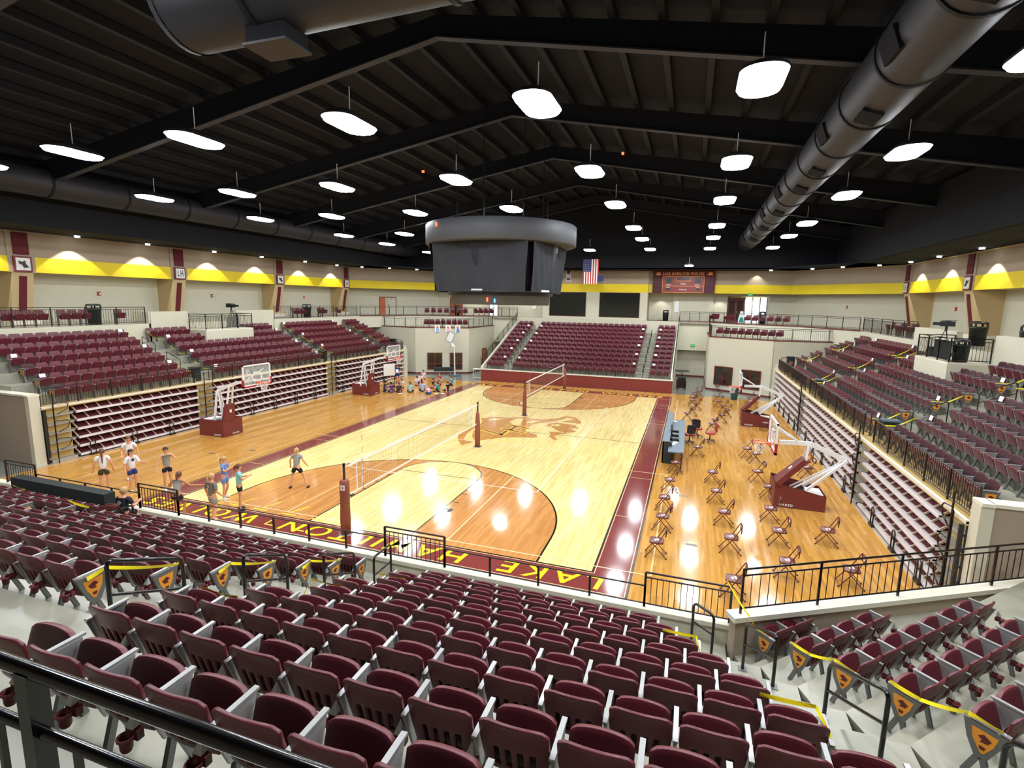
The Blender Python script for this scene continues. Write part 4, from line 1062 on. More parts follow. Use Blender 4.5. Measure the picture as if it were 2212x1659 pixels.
for s in (-1, 1):
    nm = 'left' if s < 0 else 'right'
    for a, b, w_ in ((-13.5, -6.1, 'near'), (-4.9, 5.0, 'middle'), (6.2, 16.4, 'far')):
        rail([(s * 16.27, a, SZ0), (s * 16.27, b, SZ0)], 0.82, 'barred black railing in front of the %s side stand, %s length' % (nm, w_), sp=1.4, mids=(), bot=0.1, m=B1, bar_sp=0.12, group='side stand front railings')
    for c, w_ in ((-5.5, 'near'), (5.6, 'far')):
        loop((s * 16.45, c - 0.5, SZ0), (s * 16.45, c + 0.5, SZ0), 0.82, 'black gate rail at the foot of the %s aisle, %s side stand' % (w_, nm), m=B1, r_=0.018)
        for k, kw in ((1, 'lower'), (3, 'upper')):
            xa, xb = 16.5 + SD * k, 16.5 + SD * (k + 1.1)
            loop((s * xa, c - 0.45, SZ0 + SR * k), (s * xb, c - 0.45, SZ0 + SR * (k + 1)), 0.85, '%s handrail in the %s aisle of the %s side stand' % (kw, w_, nm), m=B1, r_=0.02)
    c = 13.55
    for k, kw in ((1, 'lower'), (3, 'upper')):
        xa, xb = 16.5 + SD * k, 16.5 + SD * (k + 1.1)
        loop((s * xa, c, SZ0 + SR * k), (s * xb, c, SZ0 + SR * (k + 1)), 0.85, '%s handrail in the last aisle of the %s side stand' % (kw, nm), m=B1, r_=0.02)
    # end of the stand
    rail([(s * 16.42, 16.4, SZ0), (s * 17.3, 16.4, SZ0)], 0.95, 'short barred railing at the far end of the %s side stand' % nm, sp=1.0, mids=(), m=B1)
    # concourse edge
    A = (-12.9, -4.6) if s < 0 else (-12.9, -3.8); Bb = (5.9, 16.9) if s < 0 else (7.2, 16.9)
    rail([(s * 21.65, A[0], ZC), (s * 21.65, A[1], ZC)], 0.98, 'barred railing along the %s concourse, near length' % nm, sp=1.8, mids=(0.12,), m=B1, bar_sp=0.14)
    rail([(s * 21.65, Bb[0], ZC), (s * 21.65, Bb[1], ZC)], 0.98, 'barred railing along the %s concourse, far length' % nm, sp=1.8, mids=(0.12,), m=B1, bar_sp=0.14)
    rail([(s * 21.5, 17.2, ZC), (s * 18.4, 23.05, ZC), (s * 13.8, 25.45, ZC), (s * 11.5, 28.0, ZC)], 0.98, 'railing along the upper concourse edge over the %s corner loge' % nm, sp=1.7, mids=(0.12,), m=B1, bars=False)
    rail([(s * 11.4, 28.02, ZC), (s * 8.6, 28.02, ZC)], 0.98, 'railing over the ground passage %s of the far stand' % nm, sp=0.95, mids=(0.12,), m=B1, bar_sp=0.14)
    rail([(s * 11.45, 27.8, ZL), (s * 11.45, 21.05, ZL), (s * 16.05, 18.6, ZL), (s * 21.4, 19.55, ZL)], 0.98, 'barred railing round the %s corner loge' % nm, sp=1.35, mids=(0.12,), m=B1, bar_sp=0.14, bars=True)
    # platform
    a, b = (-1.85, 1.95) if s < 0 else (-1.35, 1.95)
    rail([(s * 21.4, a, 5.13), (s * 20.0, a, 5.13), (s * 20.0, b, 5.13), (s * 21.4, b, 5.13)], 1.0, 'barred railing round the %s camera platform' % nm, sp=1.25, mids=(0.13,), m='rail_black', bar_sp=0.12)
    # sloping rails of the far stand
    x = s * 8.55 + 0.02
    rail([(x, 17.3, 1.25), (x, 27.7, ZC - 0.35)], 0.85, 'sloping rail on the %s edge of the far stand' % nm, sp=1.7, mids=(0.14,), bars=s < 0, m=B1, bar_sp=0.16)
for k in (0, 2, 4, 6, 8):
    loop((-5.95, FY0 + FD * k + 0.2, FZ0 + FR_ * k), (-5.95, FY0 + FD * (k + 1) + 0.3, FZ0 + FR_ * (k + 1)), 0.8, 'handrail in the left aisle of the far stand, %s from the floor' % ORD[k // 2], m='rail_black', r_=0.02)
    loop((6.1, FY0 + FD * k + 0.2, FZ0 + FR_ * k), (6.1, FY0 + FD * (k + 1) + 0.3, FZ0 + FR_ * (k + 1)), 0.8, 'handrail in the right aisle of the far stand, %s from the floor' % ORD[k // 2], m='rail_black', r_=0.02)
rail([(-5.3, 17.3, 1.05), (5.4, 17.3, 1.05)], 0.5, 'low front railing of the far stand above the maroon wall', sp=0.75, mids=(), bars=False, bot=None, m='rail_black', r_=0.015)
# ============================================================ RETRACTABLE BLEACHERS, closed
def bleacher(s, a, b, label):
    e = empty('retractable_bleacher', (0, 0, 0), 0, label, 'bleachers', 'closed retractable bleachers')
    X = lambda u, v: (min(s * u, s * v), max(s * u, s * v))
    pitch = 0.395; n = max(2, int((b - a) / 0.515)); cw = (b - a) / n
    for i in range(1, 7):
        z = 2.5 - pitch * i + 0.02
        g = MB(); x0, x1 = X(16.05, 16.70); g.box(x0, a, z - 0.05, x1, b, z, 'bleacher_tan'); x0, x1 = X(16.02, 16.14); g.box(x0, a, z - 0.075, x1, b, z + 0.012, 'bleacher_nose')
        g.build('deck', e)
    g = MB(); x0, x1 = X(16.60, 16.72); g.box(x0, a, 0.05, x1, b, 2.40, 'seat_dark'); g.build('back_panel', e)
    nn = 0; rest = MB()
    for i in range(1, 7):
        z = 2.5 - pitch * i + 0.02
        for j in range(n):
            y0 = a + cw * j
            g = MB() if nn < 100 else rest
            # tipped seat folded flat on its deck, with the tan arm beside it
            v = []
            for yy in (y0 + 0.05, y0 + cw - 0.03):
                for xx, zz in ((16.18, z), (16.18, z + 0.05), (16.52, z + 0.20), (16.52, z)): v.append((s * xx, yy, zz))
            g.add(v, [(0, 1, 2, 3), (7, 6, 5, 4), (0, 4, 5, 1), (1, 5, 6, 2), (2, 6, 7, 3)], 'bleacher_maroon')
            g.beam((s * 16.11, y0 + 0.01, z + 0.03), (s * 16.46, y0 + 0.01, z + 0.27), 0.045, 0.05, 'bleacher_tan')
            if nn < 100: g.build('folded_seat', e)
            nn += 1
    if rest.v: o = rest.build('folded_seat', e); o['kind'] = 'stuff'
    y = a + 0.4
    while y < b:          # short black front rails of the lowest row
        g = MB(); x = s * 15.98
        g.tube([(x, y, 0.02), (x, y, 0.62), (x, y + 0.12, 0.68), (x, y + 0.22, 0.62), (x, y + 0.22, 0.02)], 0.022, 'rail_black', 6); g.build('front_rail', e)
        g = MB(); g.box(x - 0.05, y - 0.05, 0.0, x + 0.05, y + 0.28, 0.09, 'black_plastic'); g.build('wheel_block', e)
        y += 1.95
    return e
for s in (-1, 1):
    nm = 'left' if s < 0 else 'right'
    for (a, b), w_ in zip(((-12.3, -6.1), (-4.9, 5.0), (6.2, 16.1)), ('near', 'middle', 'far')):
        bleacher(s, a, b, 'closed retractable seating along the %s side of the court, %s bank' % (nm, w_))
    for c, w_ in ((-12.95, 'near end'), (-5.5, 'near'), (5.6, 'far')):
        e = empty('bleacher_steps', (0, 0, 0), 0, 'closed bleacher steps with curved black handrails on the %s side, %s aisle' % (nm, w_), 'steps', 'closed bleacher steps'); hw = 0.5
        X = lambda u, v: (min(s * u, s * v), max(s * u, s * v))
        for i in range(1, 7):
            z = 2.5 - 0.395 * i + 0.02
            g = MB(); x0, x1 = X(16.0, 16.7); g.box(x0, c - hw, z - 0.06, x1, c + hw, z + 0.01, 'seat_grey'); g.build('step', e)
            g = MB(); x0, x1 = X(16.25, 16.3); g.box(x0, c - hw, z, x1, c + hw, z + 0.33, 'deck_ply'); g.build('riser', e)
        for i in (1, 3, 5):
            z = 2.5 - 0.395 * i
            g = MB(); yy = c - 0.3; x = s * 15.93
            g.tube([(x, yy, z - 0.3), (x, yy, z + 0.48), (x, yy + 0.1, z + 0.56), (x, yy + 0.5, z + 0.52), (x, yy + 0.6, z + 0.42), (x, yy + 0.5, z + 0.2), (x, yy + 0.15, z + 0.05)], 0.02, 'rail_black', 6); g.build('handrail', e)
        g = MB(); g.tube([(s * 15.9, c - 0.3, 0.0), (s * 15.9, c - 0.3, 3.1)], 0.022, 'rail_black', 6); g.build('pole', e)
        g = MB(); x0, x1 = X(15.98, 16.3); g.box(x0, c - hw, 0.0, x1, c + hw, 0.14, 'base_strip'); g.build('bottom_step', e)
# black end frame of the left bleachers, seen from the camera
for s in (-1, 1):
    g = MB(); X = (min(s * 16.1, s * 16.6), max(s * 16.1, s * 16.6)); g.box(X[0], -13.58, 0, X[1], -13.5, 2.4, 'black_plastic')
    g.beam((s * 16.0, -13.54, 0.3), (s * 16.0, -13.54, 2.4), 0.08, 0.08, 'black_plastic')
    tag(g.build('bleacher_end_frame'), 'black steel end frame closing the near end of the %s bleachers' % ('left' if s < 0 else 'right'), 'frame')
# ============================================================ BASKETBALL GOALS
def rimnet(e, c, dirx):
    g = MB(); g.tube([(c[0] + 0.23 * math.cos(R(a)), c[1] + 0.23 * math.sin(R(a)), c[2]) for a in range(0, 360, 15)], 0.018, 'rim_orange', 8, closed=True)
    g.box(min(c[0] + dirx * 0.22, c[0] + dirx * 0.40), c[1] - 0.09, c[2] - 0.05, max(c[0] + dirx * 0.22, c[0] + dirx * 0.40), c[1] + 0.09, c[2] + 0.01, 'rim_orange')
    rim = g.build('rim', e)
    g = MB()
    rr = [0.225, 0.20, 0.165, 0.14, 0.125, 0.135]; zz = [0, -0.09, -0.18, -0.27, -0.35, -0.42]; n = 10
    P = [[(c[0] + r_ * math.cos(2 * math.pi * (k + 0.5 * (i % 2)) / n), c[1] + r_ * math.sin(2 * math.pi * (k + 0.5 * (i % 2)) / n), c[2] + z) for k in range(n)] for i, (r_, z) in enumerate(zip(rr, zz))]
    for i in range(5):
        for k in range(n):
            for dk in (0, -1 if i % 2 == 0 else 1): g.tube([P[i][k], P[i + 1][(k + dk) % n]], 0.006, 'net_white', 4)
    g.build('net', rim)
def board(e, x, y, zb, dirx, clear=True):
    """glass board, normal along dirx; zb bottom edge"""
    g = MB(); g.box(x - 0.015, y - 0.88, zb + 0.03, x + 0.015, y + 0.88, zb + 1.03, 'board_glass' if clear else 'white_plastic'); bo = g.build('backboard', e)
    g = MB()
    for a in ((-0.91, 0, 0.91, 0.06), (-0.91, 1.0, 0.91, 1.06), (-0.91, 0, -0.85, 1.06), (0.85, 0, 0.91, 1.06)): g.box(x - 0.03, y + a[0], zb + a[1], x + 0.03, y + a[2], zb + a[3], 'hoop_white')
    for a in ((-0.31, 0.2, 0.31, 0.24), (-0.31, 0.62, 0.31, 0.67), (-0.31, 0.2, -0.26, 0.67), (0.26, 0.2, 0.31, 0.67)): g.box(x - dirx * 0.0 - 0.018, y + a[0], zb + a[1], x + 0.018, y + a[2], zb + a[3], 'hoop_white')
    g.build('board_frame', bo)
    g = MB()
    for sy in (-1, 1):
        g.box(x - 0.045, y + sy * 0.90 - 0.04, zb - 0.05, x + 0.045, y + sy * 0.90 + 0.04, zb + 0.35, 'pad_red')
        g.box(x - 0.045, min(y + sy * 0.94, y + sy * 0.12), zb - 0.06, x + 0.045, max(y + sy * 0.94, y + sy * 0.12), zb + 0.02, 'pad_red')
    g.build('edge_padding', bo)
def goal(label, s, yc, yb, low):
    """portable goal; s = side of the court (-1 left), court is towards -s"""
    e = empty('basketball_goal', (0, 0, 0), 0, label, 'basketball goal')
    xf, xr = (13.05, 14.75) if s > 0 else (13.0, 14.65)
    hw = 0.62; zf, zr = (0.92, 0.58) if low else (0.9, 0.86)
    g = MB(); v = []
    for yy in (yc - hw, yc + hw):
        for xx, zz in ((xf, 0.0), (xr, 0.0), (xr, zr), (xf, zf)): v.append((s * xx, yy, zz))
    g.add(v, [(0, 1, 2, 3), (7, 6, 5, 4), (0, 4, 5, 1), (1, 5, 6, 2), (3, 7, 4, 0)], 'pad_maroon'); g.build('base', e)
    g = MB(); X = (min(s * (xf + 0.1), s * (xr - 0.05)), max(s * (xf + 0.1), s * (xr - 0.05)))
    g.box(X[0], yc - hw + 0.05, 0.3, X[1], yc + hw - 0.05, zr - 0.12, 'black_plastic'); g.box(X[0] if s < 0 else X[1] - 0.5, yc - 0.4, zr - 0.12, X[0] + 0.5 if s < 0 else X[1], yc + 0.4, zr - 0.02, 'white_plastic'); g.build('ballast', e)
    if low:
        J = (15.28, 1.95); Bm = (14.08, 2.44); Bt = (13.1, 2.40); pad0, pad1 = (13.12, 0.9), (13.98, 1.84); up_ = (14.02, 2.40); xb, zb = 12.86, 2.18
    else:
        J = (13.62, 2.42); Bm = (12.3, 2.9); Bt = (11.15, 3.12); pad0, pad1 = (13.06, 0.88), (12.92, 1.76); up_ = (12.75, 2.72); xb, zb = 11.0, 2.88
    g = MB(); d = Vector((pad1[0] - pad0[0], pad1[1] - pad0[1])); 
    v = []
    for (px_, pz), ww in ((pad0, 0.36), (pad1, 0.24)):
        for yy in (-ww, ww):
            for off in (-0.09, 0.09):
                n_ = Vector((-d.y, d.x)).normalized() * off
                v.append((s * (px_ + n_.x), yb + yy, pz + n_.y))
    g.add(v, [(0, 1, 3, 2), (4, 6, 7, 5), (0, 4, 5, 1), (2, 3, 7, 6), (0, 2, 6, 4), (1, 5, 7, 3)], 'pad_maroon'); pd = g.build('front_padding', e)
    g = MB(); mid = (Vector(pad0) * 0.45 + Vector(pad1) * 0.55); g.obox((s * (mid.x - (0.10 if not low else 0.06)), yb, mid.y + (0.0 if not low else 0.07)), (0.012, 0.13, 0.16), 0, 'hoop_white', ry=0 if not low else s * R(42)); g.build('emblem', pd)
    for yy in (-0.16, 0.16):
        g = MB(); g.beam((s * pad1[0], yb + yy, pad1[1]), (s * up_[0], yb + yy * 0.7, up_[1]), 0.07, 0.07, 'hoop_white'); g.build('front_strut', e)
        q0 = (14.05 if low else 13.75); g = MB(); g.beam((s * q0, yb + yy * 1.6, 0.75), (s * J[0], yb + yy * 0.6, J[1]), 0.08, 0.08, 'hoop_white'); g.build('rear_strut', e)
        g = MB(); g.beam((s * (q0 - 0.45), yb + yy, 0.72), (s * (J[0] - 0.05), yb + yy * 0.4, J[1] - 0.06), 0.045, 0.045, 'hoop_white'); g.build('spring_tube', e)
    g = MB(); g.beam((s * J[0], yb, J[1]), (s * Bm[0], yb, Bm[1]), 0.15, 0.16, 'hoop_white'); g.beam((s * Bm[0], yb, Bm[1]), (s * Bt[0], yb, Bt[1]), 0.13, 0.14, 'hoop_white'); g.build('boom', e)
    for yy in (-0.5, 0.5): g = MB(); g.beam((s * (Bm[0] - 0.35), yb, Bm[1] + 0.03), (s * (xb + 0.04), yb + yy, zb + 0.78), 0.045, 0.045, 'hoop_white'); g.build('board_brace', e)
    board(e, s * xb, yb, zb, -s); rimnet(e, (s * (xb - 0.42), yb, zb + 0.15), s)
    ROT = Matrix.Rotation(0, 4, 'Z')
    # maker's lettering on the long side and the front
    lettering('GARED', 0.46, 0.09, Matrix.Translation((s * (xf + 0.42), yc - hw - 0.012, 0.11)) @ FRONT, 'hoop_white', e, 'maker_lettering', offset=0.03)
    mt = Matrix.Translation((s * (xf - 0.012), yc + 0.15, 0.11)) @ Matrix(((0, 0, -s, 0), (-s, 0, 0, 0), (0, 1, 0, 0), (0, 0, 0, 1)))
    lettering('GARED', 0.42, 0.08, mt, 'hoop_white', e, 'maker_lettering', offset=0.03)
    return e
goal('raised portable basketball goal with maroon base, nearer one on left side', -1, -6.75, -6.95, False)
goal('raised portable basketball goal farther on the left, beside the whiteboard', -1, 6.65, 6.1, False)
goal('lowered basketball goal with white boom, nearer one on the right side', 1, -6.55, -6.95, True)
goal('lowered basketball goal with white boom, farther one on right side', 1, 7.2, 7.15, True)
# small white goal stored by the left loge wall
e = empty('basketball_goal', (-12.2, 18.9, 0), R(-28), 'small white pole goal stored with tilted board before the left loge wall', 'basketball goal')
g = MB(); g.beam((0.35, 0, 0.05), (0.25, 0, 2.9), 0.09, 0.09, 'white_plastic'); g.build('pole', e)
g = MB(); g.box(-0.1, -0.4, 0, 0.8, 0.4, 0.1, 'table_slate'); g.build('base', e)
g = MB(); g.beam((0.25, 0, 2.8), (-0.35, -0.1, 3.25), 0.3, 0.14, 'white_plastic'); g.build('bracket', e)
g = MB(); g.obox((-0.15, -0.15, 3.75), (0.95, 0.03, 0.95), 0, 'white_plastic', rx=R(-20), ry=R(14)); bo = g.build('backboard', e)
g = MB()
for dx, dz, w_, h_ in ((0, 0.47, 0.98, 0.04), (0, -0.47, 0.98, 0.04), (-0.47, 0, 0.04, 0.98), (0.47, 0, 0.04, 0.98)):
    q = Matrix.Rotation(R(14), 3, 'Y') @ Matrix.Rotation(R(-20), 3, 'X') @ Vector((dx, -0.02, dz)); g.obox((-0.15 + q.x, -0.15 + q.y, 3.75 + q.z), (w_, 0.03, h_), 0, 'table_slate', rx=R(-20), ry=R(14))
g.build('board_frame', bo)
# ============================================================ VOLLEYBALL NETS
def vnet(y0, y1, label):
    x = -0.1; zt, zb = 2.2, 1.2
    e = empty('volleyball_net', (x, y0, 0), 0, label, 'volleyball net'); L_ = y1 - y0
    g = MB(); g.box(-0.008, 0.25, zt - 0.07, 0.008, L_ - 0.25, zt, 'net_white'); g.tube([(0, 0.0, zt - 0.03), (0, 0.4, zt - 0.03)], 0.01, 'net_white', 5); g.tube([(0, L_ - 0.4, zt - 0.03), (0, L_, zt - 0.03)], 0.01, 'net_white', 5); g.build('top_tape', e)
    g = MB(); g.box(-0.008, 0.25, zb, 0.008, L_ - 0.25, zb + 0.05, 'net_white'); g.tube([(0, 0, zb + 0.02), (0, 0.4, zb + 0.02)], 0.008, 'net_white', 5); g.tube([(0, L_ - 0.4, zb + 0.02), (0, L_, zb + 0.02)], 0.008, 'net_white', 5); g.build('bottom_tape', e)
    g = MB(); y = 0.7
    while y < L_ - 0.7: g.box(-0.0015, y, zb, 0.0015, y + 0.003, zt, 'net_dark'); y += 0.1
    z = zb + 0.1
    while z < zt: g.box(-0.0015, 0.7, z, 0.0015, L_ - 0.7, z + 0.003, 'net_dark'); z += 0.1
    g.build('mesh', e)
    for y in (0.62, 0.92, L_ - 0.92, L_ - 0.62): g = MB(); g.box(-0.009, y - 0.02, zb, 0.009, y + 0.02, zt, 'net_white'); g.build('side_band', e)
    for y in (0.92, L_ - 0.92):
        g = MB()
        for i in range(9): g.tube([(0.02, y, zb + 0.2 * i), (0.02, y, zb + 0.2 * i + 0.2)], 0.006, 'net_white' if i % 2 else 'pad_red', 5)
        g.build('antenna', e)
def vpost(y, label, num=None):
    e = empty('net_post', (-0.12, y, 0), 0, label, 'net post')
    g = MB(); g.tube([(0, 0, 0), (0, 0, 2.27)], 0.038, 'table_skirt', 10); g.build('pole', e)
    g = MB(); rr = [(0.10, 0.0), (0.155, 0.02), (0.165, 0.5), (0.15, 0.9), (0.155, 1.4), (0.15, 1.74), (0.10, 1.78), (0.04, 1.78)] if y < -10 else [(0.10, 0.0), (0.14, 0.02), (0.145, 0.7), (0.125, 1.3), (0.09, 1.75), (0.04, 1.80)]
    g.lathe([(r_ if y < -10 else r_ * 0.95, z) for r_, z in rr], 'post_maroon', 14, (0, 0, 0)); pd = g.build('padding', e)
    g = MB(); g.lathe([(0.0, 0.02), (0.2, 0.02), (0.22, 0.0)], 'stand_grey', 16); g.build('floor_plate', e)
    if num:
        g = MB(); g.obox((0.045, -0.155, 1.55), (0.13, 0.012, 0.16), R(14), 'hoop_white'); g.build('number_plate', pd)
        lettering('9', 0.06, 0.10, Matrix.Translation((0.045, -0.166, 1.55)) @ Matrix.Rotation(R(14), 4, 'Z') @ FRONT, 'pad_maroon', pd, 'number', offset=0.02)
    g = MB(); g.tube([(0, 0, 2.2), (0, 0.0, 2.3)], 0.045, 'rail_black', 8); g.build('pulley', e)
vpost(-14.7, 'tall maroon-padded net post standing on the near court lettering', 1)
vpost(-3.9, 'maroon-padded net post beside the centre emblem, at far end of near net')
vpost(4.05, 'maroon-padded net post at the near end of the far net')
vpost(15.4, 'maroon-padded net post before the far stand wall')
vnet(-14.7, -3.9, 'white volleyball net strung across the near half of the court')
vnet(4.05, 15.4, 'white volleyball net strung across the far half of the court')
# ============================================================ FOLDING CHAIRS
def folding_proto():
    e = empty('folding_chair')        # faces +Y, seat 0.45 high
    m = 'chair_maroon'
    for sx in (-1, 1):
        x = sx * 0.215
        g = MB(); g.tube([(x, 0.30, 0.0), (x, -0.06, 0.50), (x * 0.98, -0.24, 0.84)], 0.014, m, 6); g.build('leg', e)
        g = MB(); x2 = sx * 0.19; g.tube([(x2, -0.30, 0.0), (x2, 0.10, 0.43)], 0.013, m, 6); g.build('leg', e)
        for q in ((x, 0.30), (x2, -0.30)):
            g = MB(); g.tube([(q[0], q[1], 0.0), (q[0], q[1], 0.03)], 0.02, 'black_plastic', 6); g.build('foot_cap', e)
    g = MB(); g.tube([(-0.211, -0.24, 0.84), (-0.17, -0.255, 0.875), (0.17, -0.255, 0.875), (0.211, -0.24, 0.84)], 0.014, m, 6)
    g.tube([(-0.215, 0.28, 0.03), (0.215, 0.28, 0.03)], 0.009, m, 5); g.tube([(-0.19, -0.24, 0.07), (0.19, -0.24, 0.07)], 0.009, m, 5); g.build('cross_rails', e)
    g = MB()      # back panel
    for i in range(6):
        a0, a1 = -1 + i / 3, -1 + (i + 1) / 3
        f_ = lambda a: (a * 0.205, -0.235 - 0.03 * (1 - a * a))
        (xa, ya), (xb, yb_) = f_(a0), f_(a1)
        g.add([(xa, ya, 0.665), (xb, yb_, 0.665), (xb, yb_ - 0.015, 0.865), (xa, ya - 0.015, 0.865), (xa, ya - 0.02, 0.665), (xb, yb_ - 0.02, 0.665), (xb, yb_ - 0.035, 0.865), (xa, ya - 0.035, 0.865)], [(0, 1, 2, 3), (7, 6, 5, 4), (3, 2, 6, 7), (0, 4, 5, 1)], m, True)
    bk = g.build('backrest', e)
    g = MB(); g.box(-0.10, -0.268, 0.72, 0.10, -0.255, 0.82, 'chair_mark'); g.build('emblem', bk)
    g = MB(); P = rrect(0.20, 0.20, 0.08, 4); n = len(P)
    v = [(a, b, 0.435) for a, b in P] + [(a, b, 0.475) for a, b in P] + [(a * 0.9, b * 0.9, 0.49) for a, b in P]
    g.add(v, [tuple(reversed(range(n))), tuple(range(2 * n, 3 * n))] + [(i + k * n, (i + 1) % n + k * n, (i + 1) % n + (k + 1) * n, i + (k + 1) * n) for k in (0, 1) for i in range(n)], 'chair_vinyl', True); st = g.build('seat', e)
    g = MB()
    for q in ([(-0.10, 0.03), (-0.02, 0.07), (0.04, 0.05), (0.0, 0.0), (-0.06, -0.01)], [(0.02, -0.02), (0.10, 0.02), (0.08, -0.06), (-0.02, -0.07), (-0.08, -0.04)]): g.add([(a, b, 0.4915) for a, b in q], [tuple(range(5))], 'chair_mark')
    g.build('emblem', st)
    return e
CH = [(9.20, -12.7, 2), (9.28, -10.75, 2), (9.25, -8.95, 3), (9.35, -6.9, 2), (9.5, -4.4, 3), (10.45, -1.35, 2), (11.0, -5.2, 2), (11.05, -7.55, 2), (11.22, -9.6, 1), (11.3, -11.65, 2), (11.2, -14.25, 2),
      (12.72, -0.7, 3), (13.0, -1.5, 3), (12.8, -4.4, 2), (13.0, -6.3, 2), (12.75, -8.7, 2), (12.75, -10.6, 2), (12.65, -12.7, 2), (14.2, -10.0, 1), (14.2, -12.6, 1), (14.25, -15.0, 2),
      (12.0, 14.5, 2), (12.25, 10.6, 2), (12.35, 9.0, 2), (11.95, 7.2, 2), (11.5, 5.6, 2), (11.3, 4.4, 2), (10.25, 13.2, 2), (10.5, 10.6, 2), (10.2, 8.6, 2), (9.9, 6.9, 2), (10.7, 16.4, 5), (10.3, 15.6, 4), (10.6, 14.6, 2), (14.3, 15.0, 2), (14.4, 13.0, 2), (14.3, 5.8, 2), (10.2, 11.9, 2), (14.9, -3.0, 4), (15.0, -2.0, 3), (12.2, 21.0 - 1.1, 1), (12.0, 12.4, 2)]
CH.sort(key=lambda c: c[1])
FC = folding_proto(); firstc = True
colname = lambda x: 'column beside the maroon court band' if x < 10.1 else 'second column from the court' if x < 11.75 else 'third column from the court' if x < 13.6 else 'column nearest right bleachers'
cnt = {}
for x, y, j in CH:
    cn = colname(x); cnt[cn] = cnt.get(cn, 0) + 1
    lab = 'maroon folding chair, %s from camera in the %s' % (ORD[cnt[cn] - 1], cn)
    rz = R(90 + (random.random() - 0.5) * 14 + (j - 2) * 4)
    if firstc: FC.location = (x, y, 0.006); FC.rotation_euler = (0, 0, rz); tag(FC, lab, 'folding chair', 'folding chairs set out along the right side'); firstc = False
    else: dup(FC, (x, y, 0.006), rz, lab)
# ============================================================ SCORER'S TABLE
e = empty('scorers_table', (8.85, -3.2, 0), 0, 'long slate-grey scorers table with dark panel beside the maroon court band', 'table')
g = MB(); g.box(0, 0, 0.02, 0.06, 6.9, 1.05, 'table_skirt'); g.box(0, -0.0, 0.02, 0.42, 0.05, 1.02, 'table_skirt'); g.build('front_panel', e)
g = MB(); g.box(-0.02, -0.02, 1.03, 0.30, 6.9, 1.07, 'table_slate'); g.build('top_shelf', e)
g = MB(); g.box(0.28, -0.9, 0.78, 0.95, 6.0, 0.83, 'table_slate'); g.build('desk_top', e)
for y in (-0.85, 2.5, 5.9): g = MB(); g.box(0.85, y, 0.02, 0.90, y + 0.05, 0.8, 'black_plastic'); g.build('leg', e)
for i, (y, lab) in enumerate(((3.0, 'open black equipment case on the scorers table, farther one'), (2.1, 'black control console on the scorers table'), (1.2, 'grey coiled cable and headset on the scorers table'))):
    c = empty('equipment_case', (9.35, -3.2 + y, 0.83), R(8 * i), lab, 'equipment')
    g = MB(); g.box(-0.16, -0.2, 0, 0.16, 0.2, 0.10, 'black_plastic'); g.build('body', c)
    g = MB(); g.box(-0.13, -0.16, 0.10, 0.13, 0.16, 0.13, 'stand_grey'); g.build('keypad', c)
    if i < 2: g = MB(); g.beam((-0.16, 0, 0.1), (-0.22, 0, 0.38), 0.38, 0.03, 'black_plastic'); g.build('lid', c)
    else: g = MB(); g.tube([(0.02 * a * math.cos(a), 0.02 * a * math.sin(a) + 0.0, 0.14) for a in [0.5 * k for k in range(6, 26)]], 0.008, 'table_skirt', 5); g.build('cable', c)
for i, (x, y) in enumerate(((9.3, -2.7), (9.4, -2.35), (9.22, 2.4))):
    g = MB(); g.obox((x, y, 0.835), (0.22, 0.30, 0.008), R(20 * i), 'paper_white'); tag(g.build('paper_sheet'), ['white paper sheet on the near end of the scorers table', 'second paper sheet on the scorers table, overlapping the first', 'white paper at the far end of the scorers table'][i], 'paper')
def office(loc, rz, m, label):
    e = empty('office_chair', loc, rz, label, 'office chair')
    g = MB(); P = rrect(0.24, 0.23, 0.1, 4); g.poly(P, 0.52, 'office_red', t=0.08); g.build('seat', e)
    g = MB(); v = []
    P = rrect(0.22, 0.24, 0.09, 4); n = len(P)
    v = [(a, -0.25 - 0.05 * (b + 0.24), 0.82 + b) for a, b in P] + [(a, -0.32 - 0.05 * (b + 0.24), 0.82 + b) for a, b in P]
    g.add(v, [tuple(range(n)), tuple(reversed(range(n, 2 * n)))] + [(i, (i + 1) % n, n + (i + 1) % n, n + i) for i in range(n)], m); g.build('backrest', e)
    g = MB(); g.tube([(0, 0, 0.1), (0, 0, 0.45)], 0.03, 'black_plastic', 8); g.tube([(0, -0.1, 0.46), (0, -0.29, 0.5), (0, -0.30, 0.75)], 0.02, 'black_plastic', 6); g.build('column', e)
    for k in range(5):
        a = R(72 * k + 10); g = MB(); g.beam((0, 0, 0.12), (0.28 * math.cos(a), 0.28 * math.sin(a), 0.08), 0.05, 0.03, 'black_plastic'); g.tube([(0.28 * math.cos(a), 0.28 * math.sin(a) - 0.02, 0.03), (0.28 * math.cos(a), 0.28 * math.sin(a) + 0.02, 0.03)], 0.028, 'black_plastic', 8); g.build('caster_leg', e)
office((10.05, 1.0, 0.006), R(15), 'office_black', 'red-seated office chair with its black back to the camera, behind the scorers table')
office((10.45, 2.6, 0.006), R(-15), 'office_black', 'office chair farthest back behind the scorers table, black-backed')
office((11.1, 1.75, 0.006), R(100), 'office_red', 'all red office chair turned sideways behind the scorers table')
# ============================================================ WHITEBOARD
e = empty('whiteboard', (-12.7, 8.2, 0), R(60), 'white board on a black stand between far left goal and seated children', 'whiteboard')
g = MB(); g.box(-0.48, -0.02, 1.3, 0.48, 0.02, 2.25, 'white_plastic'); g.build('board', e)
g = MB()
for x in (-0.45, 0.45): g.box(x - 0.02, 0.02, 0, x + 0.02, 0.05, 1.5, 'rail_black'); g.box(x - 0.02, -0.3, 0, x + 0.02, 0.3, 0.04, 'rail_black')
g.box(-0.45, 0.02, 0.6, 0.45, 0.05, 0.64, 'rail_black'); g.build('stand', e)
